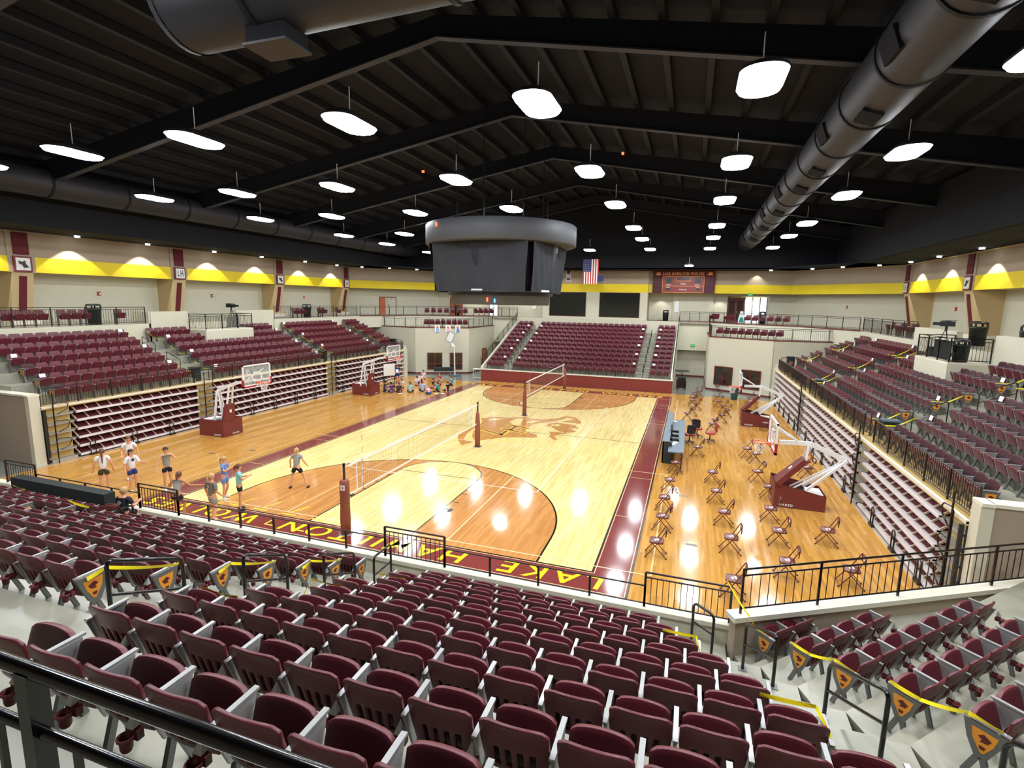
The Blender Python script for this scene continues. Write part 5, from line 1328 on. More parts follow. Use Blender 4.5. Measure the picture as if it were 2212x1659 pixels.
# ============================================================ TABLES, CANS, CARTS
def cloth_table(loc, L_, W_, rz, label, h=0.76, legs=False):
    e = empty('table', loc, rz, label, 'table')
    g = MB(); g.box(-L_ / 2, -W_ / 2, h - 0.03, L_ / 2, W_ / 2, h, 'black_plastic'); g.build('tabletop', e)
    g = MB(); N = 30
    for sy in (-1, 1):
        for i in range(N):
            x0, x1 = -L_ / 2 + L_ * i / N, -L_ / 2 + L_ * (i + 1) / N; y0 = sy * (W_ / 2 + 0.015 + 0.012 * math.sin(i * 1.7)); y1 = sy * (W_ / 2 + 0.015 + 0.012 * math.sin((i + 1) * 1.7))
            zb_ = 0.06 if not legs else h - 0.32
            g.add([(x0, sy * W_ / 2, h + 0.004), (x1, sy * W_ / 2, h + 0.004), (x1, y1, zb_), (x0, y0, zb_)], [(0, 1, 2, 3) if sy < 0 else (3, 2, 1, 0)], 'black_cloth', True)
    for sx in (-1, 1): g.box(sx * (L_ / 2 + 0.01) - 0.004, -W_ / 2, 0.06 if not legs else h - 0.32, sx * (L_ / 2 + 0.01) + 0.004, W_ / 2, h, 'black_cloth')
    g.box(-L_ / 2, -W_ / 2, h, L_ / 2, W_ / 2, h + 0.006, 'black_cloth'); g.build('tablecloth', e)
    if legs:
        for sx in (-1, 1): g = MB(); g.beam((sx * (L_ / 2 - 0.3), -0.2, 0), (sx * (L_ / 2 - 0.3), -0.2, h), 0.04, 0.04, 'seat_grey'); g.beam((sx * (L_ / 2 - 0.3), 0.2, 0), (sx * (L_ / 2 - 0.3), 0.2, h), 0.04, 0.04, 'seat_grey'); g.build('leg', e)
    return e
cloth_table((-8.3, -17.62, NZ0), 4.2, 0.32, 0, 'long black-clothed table behind the near parapet at the left', h=0.84)
cloth_table((-13.0, 18.55, 0), 1.9, 0.7, R(28), 'black-draped folding table standing before the left loge windows', legs=True)
def bin_(name, loc, label, r_=0.29, h=0.95, m='black_plastic', rz=0, cat='trash can'):
    e = empty(name, loc, rz, label, cat)
    g = MB(); g.lathe([(0.0, 0.0), (r_ * 0.85, 0.0), (r_, h * 0.8), (r_ * 1.04, h * 0.82)], m, 20); g.build('body', e)
    g = MB(); g.lathe([(r_ * 1.06, h * 0.80), (r_ * 1.08, h * 0.84), (r_ * 0.95, h * 0.86)], m, 20)
    for a in range(4):
        t = R(45 + 90 * a); g.obox((r_ * 0.92 * math.cos(t), r_ * 0.92 * math.sin(t), h * 0.93), (0.07, 0.07, h * 0.16), t, m)
    g.lathe([(r_ * 1.0, h), (r_ * 1.02, h * 1.03), (r_ * 0.8, h * 1.1), (0, h * 1.12)], m, 20); g.build('lid', e)
for i, (x, y, z, lab) in enumerate(((-22.4, -7.0, ZC, 'large dark rubbish bin on the left upper concourse, nearest to the camera'), (-22.4, 10.6, ZC, 'dark rubbish bin on the left upper concourse between two maroon seats'), (-15.2, 26.5, ZC, 'dark rubbish bin behind seats on the far left upper concourse'), (16.0, 26.6, ZC, 'dark rubbish bin behind seats on the far right upper concourse'),
                              (22.8, 3.3, ZC, 'black-topped rubbish bin behind the right camera platform wall'), (22.8, -0.9, ZC, 'black-topped rubbish bin at the right end of the camera platform wall'), (7.2, 28.4, ZC, 'tall black bin at the top of the right far-stand aisle'))):
    bin_('trash_can', (x, y, z), lab, 0.36 if i in (0, 1, 4, 5) else 0.30, 1.05 if i < 6 else 1.0, 'green_black' if i < 2 else 'black_plastic')
for i, (x, y, z, lab) in enumerate(((-16.9, -6.1 + 0.6, SZ0, 'slim black bin at the foot of the near left side aisle'), (-16.9, 5.6, SZ0, 'slim black bin at the foot of the far left side aisle'), (16.9, -5.5, SZ0, 'grey-topped black bin at the foot of the near right aisle'), (16.9, 5.6, SZ0, 'grey-topped black bin at the foot of the far right aisle'), (16.95, 15.9, SZ0, 'tall black bin at the far end of right side stand'), (-16.95, 15.8, SZ0, 'tall black bin at the far end of left side stand'))):
    e = empty('waste_bin', (x, y, z), 0, lab, 'waste bin')
    g = MB(); g.box(-0.24, -0.18, 0, 0.24, 0.18, 0.72 if i < 4 else 1.0, 'green_black'); g.build('body', e)
    g = MB(); g.box(-0.28, -0.21, 0.72 if i < 4 else 1.0, 0.28, 0.21, 0.78 if i < 4 else 1.1, 'table_slate' if i in (2, 3) else 'black_plastic'); g.build('lid', e)
e = empty('barrel', (13.3, 16.2, 0.0), 0, 'blue round bin in front of the right loge windows, behind the far hoop', 'barrel')
g = MB(); g.lathe([(0, 0), (0.24, 0), (0.29, 0.75), (0.31, 0.77)], 'blue_plastic', 18); g.build('body', e)
g = MB(); g.lathe([(0.30, 0.74), (0.30, 0.80), (0.2, 0.95), (0.0, 0.98)], 'table_skirt', 18); g.build('lid', e)
e = empty('equipment_cart', (9.25, 20.0, 0), R(15), 'dark wheeled cart with a raised tray in the passage right of far stand', 'cart')
g = MB(); g.box(-0.35, -0.3, 0.12, 0.35, 0.3, 0.75, 'seat_dark'); g.box(-0.3, -0.25, 0.75, 0.3, 0.25, 1.0, 'black_plastic'); g.build('body', e)
g = MB(); g.tube([(0, 0, 1.0), (0, 0, 1.55)], 0.03, 'rail_black', 8); g.box(-0.55, -0.3, 1.55, 0.55, 0.3, 1.62, 'table_skirt'); g.build('tray', e)
for sx in (-1, 1):
    for sy in (-1, 1): g = MB(); g.tube([(sx * 0.3, sy * 0.24 - 0.02, 0.06), (sx * 0.3, sy * 0.24 + 0.02, 0.06)], 0.06, 'black_plastic', 10); g.build('wheel', e)
e = empty('ball_rack', (-8.9, 17.6, 0), 0, 'low white tube rack standing at the left end of the maroon far wall', 'rack')
g = MB()
for z in (0.15, 0.95):
    g.tube([(-0.45, -0.25, z), (0.35, -0.25, z)], 0.02, 'white_plastic', 6); g.tube([(-0.45, 0.25, z), (0.35, 0.25, z)], 0.02, 'white_plastic', 6)
for x in (-0.45, 0.35): g.tube([(x, -0.25, 0), (x, -0.25, 1.0), (x, 0.25, 1.0), (x, 0.25, 0)], 0.02, 'white_plastic', 6)
g.build('frame', e)
g = MB(); g.box(-0.5, -0.28, 0.95, 0.4, 0.28, 0.99, 'white_plastic'); g.build('shelf', e)
# sponsor banners on the left loge front
for i, (t, c1) in enumerate(((0.36, 'cloth_sky'), (0.56, 'cloth_pink'), (0.74, 'cloth_blue'))):
    a, b = on((-16.1, 18.5), (-11.4, 21.0), t, t + 0.1, 0.16); e = empty('poster', ((a[0] + b[0]) / 2, (a[1] + b[1]) / 2, 4.12), math.atan2(b[1] - a[1], b[0] - a[0]), 'small portrait poster hanging on left loge front, %s of three' % ('leftmost', 'middle', 'rightmost')[i], 'poster', 'posters on the left loge front')
    g = MB(); g.box(-0.25, -0.01, 0, 0.25, 0.01, 0.72, 'paper_white'); g.build('sheet', e)
    g = MB(); g.lathe([(0, 0), (0.13, 0)], 'skin_tan', 12); g.v = [(x, -0.013, 0.5 + y) for x, y, z in g.v]; g.add([(-0.16, -0.014, 0.02), (0.2, -0.014, 0.02), (0.14, -0.014, 0.4), (-0.1, -0.014, 0.4)], [(0, 1, 2, 3)], c1); g.build('print', e)
# cameras on tripods
def camera_rig(x, y, z, rz, label, big=True):
    e = empty('video_camera', (x, y, z), rz, label, 'video camera')
    for a in (90, 210, 330): g = MB(); g.beam((0.03 * math.cos(R(a)), 0.03 * math.sin(R(a)), 1.25), (0.42 * math.cos(R(a)), 0.42 * math.sin(R(a)), 0), 0.03, 0.03, 'black_plastic'); g.build('tripod_leg', e)
    g = MB(); g.tube([(0, 0, 1.2), (0, 0, 1.42)], 0.05, 'black_plastic', 8); g.build('head', e)
    g = MB(); g.box(-0.13, -0.3, 1.42, 0.13, 0.25, 1.64, 'black_plastic'); g.tube([(0, 0.25, 1.53), (0, 0.5, 1.53)], 0.07, 'black_plastic', 10); g.box(-0.05, -0.35, 1.66, 0.05, 0.2, 1.70, 'stand_grey'); g.box(0.13, -0.15, 1.5, 0.28, 0.05, 1.68, 'black_plastic'); g.build('camera_body', e)
    return e
camera_rig(20.7, 1.15, 5.13, R(70), 'large black video camera on tripod on the right camera platform')
camera_rig(-20.7, 0.9, 5.13, R(-70), 'black video camera on tripod on the left camera platform')
g = MB(); g.box(20.03, -1.3, 5.2, 20.07, 0.3, 6.0, 'black_cloth'); tag(g.build('cloth_banner'), 'black cloth hung over railing of the right camera platform', 'cloth')
g = MB(); g.box(-20.08, -0.1, 5.2, -20.04, 0.9, 5.95, 'grey_panel'); tag(g.build('cloth_banner'), 'grey panel hung on railing of the left camera platform', 'panel')
e = empty('equipment_box', (20.5, 1.6, 5.13), 0, 'dark grey equipment box on the floor of right camera platform', 'box'); g = MB(); g.box(-0.2, -0.25, 0, 0.2, 0.25, 0.45, 'office_black'); g.build('body', e); g = MB(); g.lathe([(0.0, 0), (0.1, 0)], 'stand_grey', 12); g.v = [(-0.205, a, 0.22 + b) for a, b, c in g.v]; g.build('dial', e)
bin_('trash_can', (20.55, -0.9, 5.13), 'dark green bin standing on the right camera platform', 0.3, 0.85, 'green_black')
# wet floor board and chair at the corridor
e = empty('folding_sign', (14.35, 28.6, ZC), 0, 'teal and white A-frame sign at the corridor on the far right concourse', 'sign')
for sy in (-1, 1): g = MB(); g.add([(-0.35, sy * 0.25, 0), (0.35, sy * 0.25, 0), (0.12, sy * 0.02, 1.15), (-0.12, sy * 0.02, 1.15), (-0.35, sy * 0.23, 0), (0.35, sy * 0.23, 0), (0.12, 0, 1.15), (-0.12, 0, 1.15)], [(0, 1, 2, 3), (7, 6, 5, 4), (0, 3, 7, 4), (1, 5, 6, 2)], 'paper_white'); g.build('panel', e)
g = MB(); g.add([(-0.22, -0.262, 0.08), (0.22, -0.262, 0.08), (0.12, -0.17, 0.55), (-0.12, -0.17, 0.55)], [(0, 1, 2, 3)], 'cloth_green'); g.build('print', e)
for i, (x, y, lab) in enumerate(((8.2, 29.55, 'small white notice on the far wall right of the big windows'), (-7.2, 29.9, 'small white notice on the far wall left of big windows'), (-26.4, 0.9, 'tall white notice on the left upper wall behind camera platform'))):
    g = MB()
    if i < 2: g.box(x - 0.22, y - 0.02, 6.5, x + 0.22, y, 7.6, 'paper_white')
    else: g.box(x - 0.1, y - 0.3, 6.2, x - 0.08, y + 0.3, 7.3, 'paper_white')
    tag(g.build('notice'), lab, 'notice')
# ============================================================ TAPE AND PAPER SIGNS ON THE SEATS
def tape(pts, label, w_=0.05, sag=0.04, m='tape_yellow'):
    P = [Vector(p) for p in pts]; e = empty('barrier_tape', P[0], 0, label, 'tape'); g = MB(); ink = MB()
    for i in range(len(P) - 1):
        a, b = P[i] - P[0], P[i + 1] - P[0]; L_ = (b - a).length; N = max(4, int(L_ / 0.08)); d = (b - a).normalized()
        prev = None
        for k in range(N + 1):
            t = k / N; c = a.lerp(b, t) - Vector((0, 0, sag * L_ * 4 * t * (1 - t) * 0.5)); tw = 0.5 * math.sin(t * 3 + i)
            n_ = Vector((0, 0, 1)) * math.cos(tw) + Vector((-d.y, d.x, 0)) * math.sin(tw)
            cur = (c + n_ * w_ / 2, c - n_ * w_ / 2)
            if prev:
                g.add([prev[0], cur[0], cur[1], prev[1]], [(0, 1, 2, 3)], m)
            prev = cur
    g.build('band', e)
    return e
TX = 2.9
for k, lab in ((1, 'first'), (3, 'second'), (5, 'third')):
    y = -(18.39 + ND * k); z = NZ0 + NR * k + 0.66
    tape([(TX + 0.02, y + 0.38, z), (TX + 0.03, y + 0.30, z + 0.01), (TX + 0.05, y - ND + 0.32, z + NR + 0.0), (TX + 0.03, y - ND + 0.1, z + NR - 0.05)], 'yellow caution tape tied between two aisle seats left of middle aisle, %s from the parapet' % lab)
for k, lab in ((2, 'lower'), (4, 'middle'), (6, 'upper')):
    y = -(18.39 + ND * k); z = NZ0 + NR * k + 0.66; X0 = 4.53
    tape([(X0 + 0.5, y + 0.36, z), (X0 - 0.05, y + 0.38, z), (X0 - 0.1, y + 0.1, z - 0.3), (X0 - 0.15, y - 0.2, z - 0.55)], 'yellow caution tape around end seats right of middle aisle, %s piece' % lab)
def aisle_pt(k, off):
    M_ = Vector((11.22 + 0.383 * k, -(18.39 + ND * k))); d = Vector((0.7071, 0.7071)); n_ = Vector((-0.7071, 0.7071)); p = M_ + d * (0.46) + n_ * off
    return (p.x, p.y, NZ0 + NR * k + 0.67)
tape([(10.75, -17.3, 1.95), (11.05, -18.5, 1.95), aisle_pt(0, 0.35), aisle_pt(0, 0.1)], 'long thin yellow tape running from angled parapet railing to the corner seats', w_=0.035)
for k, lab in ((1, 'between the two lower rows'), (3, 'between the two rows nearest the camera')):
    tape([aisle_pt(k, 0.36), aisle_pt(k, 0.02), aisle_pt(k + 1, 0.35), aisle_pt(k + 1, 0.05)], 'yellow caution tape on right corner seats, ' + lab)
for k, lab in ((2, 'lower'), (5, 'upper')):
    xr = 9.525 + 0.332 * k; y = -(18.39 + ND * k); z = NZ0 + NR * k + 0.68
    tape([(xr - 0.55, y + 0.42, z), (xr - 0.05, y + 0.42, z), (xr + 0.0, y + 0.1, z), (xr + 0.04, y - 0.15, z - 0.2)], 'yellow tape around the end seat left of the right near aisle, %s one' % lab, w_=0.04)
tape([(-5.3, -19.2, 2.0), (-4.2, -19.4, 2.05)], 'short bright yellow tape over the left near aisle')
tape([(-7.2, -19.1, 2.0), (-7.9, -19.0, 2.0)], 'yellow tape at the far left edge on the near seats')
# side and far aisles
for s in (-1, 1):
    nm = 'left' if s < 0 else 'right'
    for c, w_ in ((-5.5, 'near'), (5.6, 'far'), (13.55, 'last')):
        for k in (0, 2, 4) if w_ != 'last' else (1, 3):
            for sy in ((-1, 1) if k in (0, 4) else (1,)):
                x = s * (16.82 + SD * k); z = SZ0 + SR * k
                tape([(x - s * 0.35, c + sy * 0.6, z + 0.66), (x + s * 0.1, c + sy * 0.57, z + 0.66), (x + s * (SD - 0.2), c + sy * 0.57, z + 0.9 + 0.15)], 'yellow tape on %s side stand at its %s aisle, row %s, %s edge' % (nm, w_, ORD[k], 'nearer' if sy < 0 else 'farther'), w_=0.045)
sig = []
for s in (-1, 1):
    nm = 'left' if s < 0 else 'right'
    for bi, (a, b) in enumerate(SECT[:3]):
        n = int((b - a) / S)
        for k in (1, 3, 5) if bi != 1 else (0, 2, 4):
            if bi == 1 and k == 5: continue
            for yy, ee in ((a + S / 2, 'near') if s > 0 else (b - n * S + S / 2, 'near'), (a + (n - 0.5) * S if s > 0 else b - S / 2, 'far')):
                sig.append((s * (16.82 + SD * k), yy, SZ0 + SR * k, R(90) if s > 0 else R(-90), '%s end seat, %s row, %s section of the %s side stand' % (ee, ORD[k], ('near', 'middle', 'far')[bi], nm)))
for k in range(1, 11, 2):
    for x, lab in ((5.5 - S / 2, 'right end'), (5.5 - 19.5 * S, 'left end')): sig.append((x, 18.1 + FD * k, FZ0 + FR_ * k, R(180), '%s seat, %s row of far middle block' % (lab, ORD[k])))
    sig.append((8.3 - 2.5 * S, 18.1 + FD * k, FZ0 + FR_ * k, R(180), 'aisle seat, %s row of far right block' % ORD[k])); sig.append((-6.5 - S / 2, 18.1 + FD * k, FZ0 + FR_ * k, R(180), 'aisle seat, %s row of far left block' % ORD[k]))
me = None
for x, y, z, rz, lab in sig:
    if me is None:
        g = MB(); g.obox((0, 0.052, 0.755), (0.24, 0.006, 0.17), 0, 'paper_white', rx=R(14)); o = g.build('paper_sign'); me = o
    else: o = me.copy(); COL.objects.link(o)
    o.location = (x, y, z); o.rotation_euler = (0, 0, rz); tag(o, 'white paper sign on ' + lab, 'paper sign', 'paper signs on the end seats')
# ============================================================ PEOPLE
def skin_mesh(name, chains, root, mtl, sub=1):
    """one continuous skinned surface; chains = lists of (key, point, radius)"""
    idx = {}; V = []; Rr = []; E = []
    for ch in chains:
        prev = None
        for key, p, r_ in ch:
            if key not in idx:
                idx[key] = len(V); V.append(tuple(p)); Rr.append(r_ if isinstance(r_, tuple) else (r_, r_))
            if prev is not None and prev != idx[key]: E.append((prev, idx[key]))
            prev = idx[key]
    me = bpy.data.meshes.new(name); me.from_pydata(V, E, [])
    o = bpy.data.objects.new(name, me); COL.objects.link(o)
    o.modifiers.new('skin', 'SKIN')
    sv = me.skin_vertices[0].data if me.skin_vertices else None
    if sv is None:
        bm = bmesh.new(); bm.from_mesh(me); bm.verts.layers.skin.verify(); bm.to_mesh(me); bm.free(); sv = me.skin_vertices[0].data
    for i, r_ in enumerate(Rr): sv[i].radius = r_; sv[i].use_root = (i == idx[root])
    s = o.modifiers.new('sub', 'SUBSURF'); s.levels = sub; s.render_levels = sub
    bake(o)
    o.data.materials.clear(); o.data.materials.append(MATS[mtl])
    for p in o.data.polygons: p.use_smooth = True
    return o
def lerp(a, b, t): return Vector(a).lerp(Vector(b), t)
STAND = dict(pel=(0, 0, 0.93), che=(0, 0.0, 1.26), nk=(0, 0.01, 1.42), hd=(0, 0.03, 1.56), eL=(-0.24, -0.03, 1.13), wL=(-0.27, 0.05, 0.90), eR=(0.24, -0.03, 1.13), wR=(0.27, 0.05, 0.90), kL=(-0.10, 0.02, 0.50), aL=(-0.11, -0.02, 0.08), kR=(0.10, 0.02, 0.50), aR=(0.11, -0.02, 0.08))
SIT = dict(pel=(0, 0, 0.13), che=(0, 0.06, 0.42), nk=(0, 0.10, 0.58), hd=(0, 0.15, 0.72), eL=(-0.25, 0.10, 0.30), wL=(-0.15, 0.30, 0.20), eR=(0.25, 0.10, 0.30), wR=(0.15, 0.30, 0.20), kL=(-0.30, 0.30, 0.16), aL=(0.02, 0.40, 0.06), kR=(0.30, 0.30, 0.16), aR=(-0.04, 0.30, 0.06))
def person(loc, rz, label, pose, top, bottom, hair, skin='skin', h=1.0, tail=0.0, sleeves=0.5, shoe='shoe_dark', base=STAND, leg=0.45, detail=True, logo=None, foot=None, wide=1.0):
    J = dict(base); J.update(pose); J = {k: Vector(v) for k, v in J.items()}
    e = empty('person', loc, rz, label, 'person'); e.scale = (h * wide, h * wide, h)
    up_ = (J['che'] - J['pel']).normalized()
    side = Vector((1, 0, 0))
    shL = J['nk'] + Vector((-0.155, 0, -0.05)); shR = J['nk'] + Vector((0.155, 0, -0.05))
    hL = J['pel'] + Vector((-0.085, 0, -0.05)); hR = J['pel'] + Vector((0.085, 0, -0.05))
    ch = [[('pel', J['pel'], (0.115, 0.095)), ('wai', lerp(J['pel'], J['che'], 0.4), (0.10, 0.08)), ('che', J['che'], (0.125, 0.09)), ('nkb', lerp(J['che'], J['nk'], 0.75), (0.085, 0.06)), ('nk', J['nk'], 0.048), ('hd0', lerp(J['nk'], J['hd'], 0.45), (0.06, 0.065)), ('hd', J['hd'], (0.078, 0.09)), ('hd1', J['hd'] + (J['hd'] - J['nk']).normalized() * 0.075, (0.06, 0.068))]]
    for s_, sh, el, wr in (('L', shL, J['eL'], J['wL']), ('R', shR, J['eR'], J['wR'])):
        d = (wr - el).normalized(); palm = wr + d * 0.075
        ch.append([('nkb', None, 0), ('sh' + s_, sh, 0.052), ('el' + s_, el, 0.037), ('fo' + s_, lerp(el, wr, 0.35), 0.036), ('wr' + s_, wr, 0.025), ('pa' + s_, palm, (0.034, 0.018))])
        if detail:
            sp = d.cross(Vector((0, 0, 1)))
            if sp.length < 0.2: sp = Vector((0, 1, 0))
            sp.normalize(); cu = sp.cross(d)
            for fi, (off, ln) in enumerate(((-0.028, 0.058), (-0.010, 0.068), (0.009, 0.064), (0.027, 0.048))):
                b0 = palm + d * 0.02 + sp * off; ch.append([('pa' + s_, None, 0), ('f%s%d' % (s_, fi), b0, 0.0088), ('g%s%d' % (s_, fi), b0 + d * ln * 0.55 + cu * 0.006, 0.008), ('h%s%d' % (s_, fi), b0 + d * ln * 0.95 + cu * 0.02, 0.007)])
            b0 = wr + d * 0.035 + sp * -0.03; ch.append([('pa' + s_, None, 0), ('t' + s_, b0, 0.010), ('u' + s_, b0 + d * 0.035 - sp * 0.018, 0.0085)])
    for s_, hp, kn, an in (('L', hL, J['kL'], J['aL']), ('R', hR, J['kR'], J['aR'])):
        fd = Vector((0, 0.13, -0.045)) if foot is None else Vector(foot)
        ch.append([('pel', None, 0), ('hp' + s_, hp, 0.088), ('th' + s_, lerp(hp, kn, 0.5), 0.072), ('kn' + s_, kn, 0.05), ('cf' + s_, lerp(kn, an, 0.3), 0.052), ('an' + s_, an, 0.032), ('to' + s_, an + fd, (0.036, 0.024))])
    pts = {}
    for c in ch:
        for k, p, r_ in c:
            if p is not None: pts[k] = (p, r_)
    ch = [[(k, pts[k][0], pts[k][1]) for k, p, r_ in c] for c in ch]
    b = skin_mesh('body', ch, 'pel', skin, 1); b.parent = e
    # shirt and shorts follow the body just outside it
    def grow(r_, d): return (r_[0] + d, r_[1] + d) if isinstance(r_, tuple) else (r_ + d, r_ + d)
    sl = sleeves
    st = [[('a', lerp(J['pel'], J['che'], -0.22), (0.140, 0.120)), ('b', lerp(J['pel'], J['che'], 0.4), (0.122, 0.102)), ('c', J['che'], (0.14, 0.108)), ('d', lerp(J['che'], J['nk'], 0.72), (0.10, 0.075)), ('e', lerp(J['che'], J['nk'], 0.92), (0.062, 0.058))]]
    if sl > 0:
        for s_, sh, el, wr in (('L', shL, J['eL'], J['wL']), ('R', shR, J['eR'], J['wR'])):
            q = [('d', st[0][3][1], st[0][3][2]), ('s' + s_, sh, (0.066, 0.066)), ('m' + s_, lerp(sh, el, min(1, sl * 1.3)), (0.058, 0.058))]
            if sl > 0.85: q.append(('w' + s_, lerp(el, wr, 0.85), (0.036, 0.036)))
            st.append(q)
    t_ = skin_mesh('shirt', st, 'c', top, 1); t_.parent = e
    sh_ = [[('p', J['pel'] + up_ * 0.06, (0.125, 0.105)), ('q', J['pel'] - up_ * 0.02, (0.128, 0.11))]]
    for s_, hp, kn in (('L', hL, J['kL']), ('R', hR, J['kR'])):
        sh_.append([('q', sh_[0][1][1], sh_[0][1][2]), ('r' + s_, hp, (0.10, 0.10)), ('t' + s_, lerp(hp, kn, min(1.0, leg + 0.18)), (0.092, 0.092))])
    s2 = skin_mesh('shorts' if leg < 0.7 else 'trousers', sh_, 'q', bottom, 1); s2.parent = e
    for an in (J['aL'], J['aR']):
        fd = Vector((0, 0.13, -0.045)) if foot is None else Vector(foot)
        g = MB(); c = an + fd * 0.45 + Vector((0, 0, -0.018)); d = fd.normalized(); ang = math.atan2(d.x, d.y)
        N = 10; V = []
        for zz, sc in ((-0.045, 0.92), (-0.02, 1.0), (0.015, 0.85), (0.045, 0.5)):
            for k in range(N):
                a = 2 * math.pi * k / N; u, v_ = 0.048 * sc * math.cos(a), 0.125 * sc * math.sin(a) - (0.02 if zz > 0.03 else 0)
                V.append((c.x + u * math.cos(ang) + v_ * math.sin(ang), c.y - u * math.sin(ang) + v_ * math.cos(ang), c.z + zz))
        g.add(V, [tuple(reversed(range(N))), tuple(range(3 * N, 4 * N))] + [(i * N + k, i * N + (k + 1) % N, (i + 1) * N + (k + 1) % N, (i + 1) * N + k) for i in range(3) for k in range(N)], shoe, True); g.build('shoe', e)
    # hair cap and ponytail
    hd = J['hd']; hu = (hd - J['nk']).normalized(); g = MB(); V = []; N = 14; M2 = 7
    for i in range(M2 + 1):
        th = R(118) * i / M2
        for k in range(N):
            a = 2 * math.pi * k / N; fr = math.sin(a)
            rr = 0.098 * math.sin(th); z = 0.115 * math.cos(th) + 0.02
            if fr > 0.1: z = max(z, 0.045 + 0.03 * (1 - fr))
            V.append((hd.x + rr * math.cos(a) * 0.95, hd.y - 0.008 + rr * math.sin(a) * 1.05, hd.z + z))
    g.add(V, [(i * N + k, i * N + (k + 1) % N, (i + 1) * N + (k + 1) % N, (i + 1) * N + k) for i in range(M2) for k in range(N)], hair, True)
    if tail:
        g.tube([hd + Vector((0, -0.10, 0.06)), hd + Vector((0, -0.15, 0.02)), hd + Vector((0.01, -0.155, -tail * 0.5)), hd + Vector((0.0, -0.13, -tail))], 0.042, hair, 8, r2=0.014)
    g.build('hair', e)
    if detail:
        for sx in (-1, 1): g = MB(); g.lathe([(0, 0.008), (0.008, 0.005), (0.010, 0), (0.008, -0.005), (0, -0.008)], 'eye', 8, (hd.x + sx * 0.03, hd.y + 0.088, hd.z + 0.012)); g.build('eye', e)
        g = MB(); g.add([(hd.x - 0.011, hd.y + 0.085, hd.z - 0.03), (hd.x + 0.011, hd.y + 0.085, hd.z - 0.03), (hd.x, hd.y + 0.108, hd.z - 0.024), (hd.x, hd.y + 0.088, hd.z + 0.012)], [(0, 1, 2), (1, 3, 2), (0, 2, 3)], skin); g.build('nose', e)
        g = MB(); g.box(hd.x - 0.022, hd.y + 0.078, hd.z - 0.052, hd.x + 0.022, hd.y + 0.089, hd.z - 0.045, 'cloth_red'); g.build('mouth', e)
        for sx in (-1, 1): g = MB(); g.lathe([(0, 0.02), (0.009, 0.012), (0.011, 0), (0.008, -0.014), (0, -0.02)], skin, 8, (hd.x + sx * 0.084, hd.y, hd.z - 0.005)); g.build('ear', e)
    if logo:
        g = MB(); c = J['che']; yy = c.y + (0.118 if logo[1] > 0 else -0.118)
        g.add([(c.x - 0.06 * math.cos(t) , yy - (0.012 * abs(math.cos(t))) * (1 if logo[1] > 0 else -1), c.z + 0.02 + 0.06 * math.sin(t)) for t in [k * math.pi / 6 for k in range(12)]] , [tuple(range(12))], logo[0]); g.build('shirt_print', e)
    return e
FL = 0.006
person((-10.63, -14.88, FL), R(50), 'woman seen from behind in white T-shirt and olive shorts, long brown ponytail', dict(wL=(-0.30, 0.06, 0.88)), 'cloth_white', 'cloth_olive', 'hair_brown', h=0.98, tail=0.42, shoe='shoe_white', wide=1.05)
person((-11.1, -13.55, FL), R(-125), 'tall short-haired man in white T-shirt and white shorts behind two women', dict(kL=(-0.1, 0.10, 0.52), aL=(-0.1, -0.12, 0.12), wR=(0.24, 0.18, 1.02)), 'cloth_white', 'cloth_white', 'hair_brown', h=1.06, shoe='shoe_white')
person((-9.67, -14.5, FL), R(-95), 'woman in white long-sleeved shirt with round navy print and navy shorts', dict(eL=(-0.22, 0.12, 1.12), wL=(-0.30, 0.36, 1.12)), 'cloth_white', 'cloth_navy', 'hair_dark', h=0.98, tail=0.2, sleeves=0.8, shoe='shoe_white', leg=0.4, logo=('cloth_navy', 1))
person((-8.67, -13.9, FL), R(-115), 'woman in grey tank top and black shorts with hand on hip', dict(eL=(-0.32, 0.02, 1.18), wL=(-0.20, 0.14, 1.27), eR=(0.28, 0.04, 1.14), wR=(0.36, 0.12, 0.94)), 'cloth_grey', 'cloth_black', 'hair_dark', h=1.0, tail=0.3, sleeves=0, leg=0.35, shoe='shoe_white')
person((-6.02, -15.62, FL), R(20), 'tanned woman in grey tank top and black shorts crouching forward behind rail panel', dict(pel=(0, -0.08, 0.84), che=(0, 0.04, 1.14), nk=(0, 0.10, 1.28), hd=(0, 0.16, 1.41), eL=(-0.34, 0.12, 1.05), wL=(-0.42, 0.34, 0.95), eR=(0.34, 0.14, 1.06), wR=(0.52, 0.34, 1.0), kL=(-0.14, 0.12, 0.46), aL=(-0.16, -0.04, 0.08), kR=(0.14, 0.12, 0.46), aR=(0.18, -0.04, 0.08)), 'cloth_grey', 'cloth_black', 'hair_brown', skin='skin_tan', h=1.0, tail=0.3, sleeves=0, leg=0.35)
person((-4.63, -15.52, FL), R(-5), 'woman in loose grey patterned T-shirt seen from behind on the court lettering', dict(kL=(-0.12, 0.12, 0.5), aL=(-0.1, 0.02, 0.08), aR=(0.16, -0.14, 0.10), wR=(0.24, 0.12, 0.95)), 'cloth_camo', 'cloth_grey', 'hair_blond', h=0.98, tail=0.16, sleeves=0.75, leg=0.5, shoe='shoe_white', wide=1.08, logo=('cloth_grey', -1))
person((-5.93, -13.84, FL), R(-70), 'blond woman in blue T-shirt and blue shorts clapping her hands', dict(eL=(-0.22, 0.12, 1.16), wL=(-0.05, 0.30, 1.24), eR=(0.22, 0.12, 1.16), wR=(0.05, 0.30, 1.26), kL=(-0.12, 0.05, 0.5), aL=(-0.2, -0.12, 0.08)), 'cloth_blue', 'cloth_blue', 'hair_blond', h=0.95, tail=0.2, leg=0.5, shoe='shoe_white')
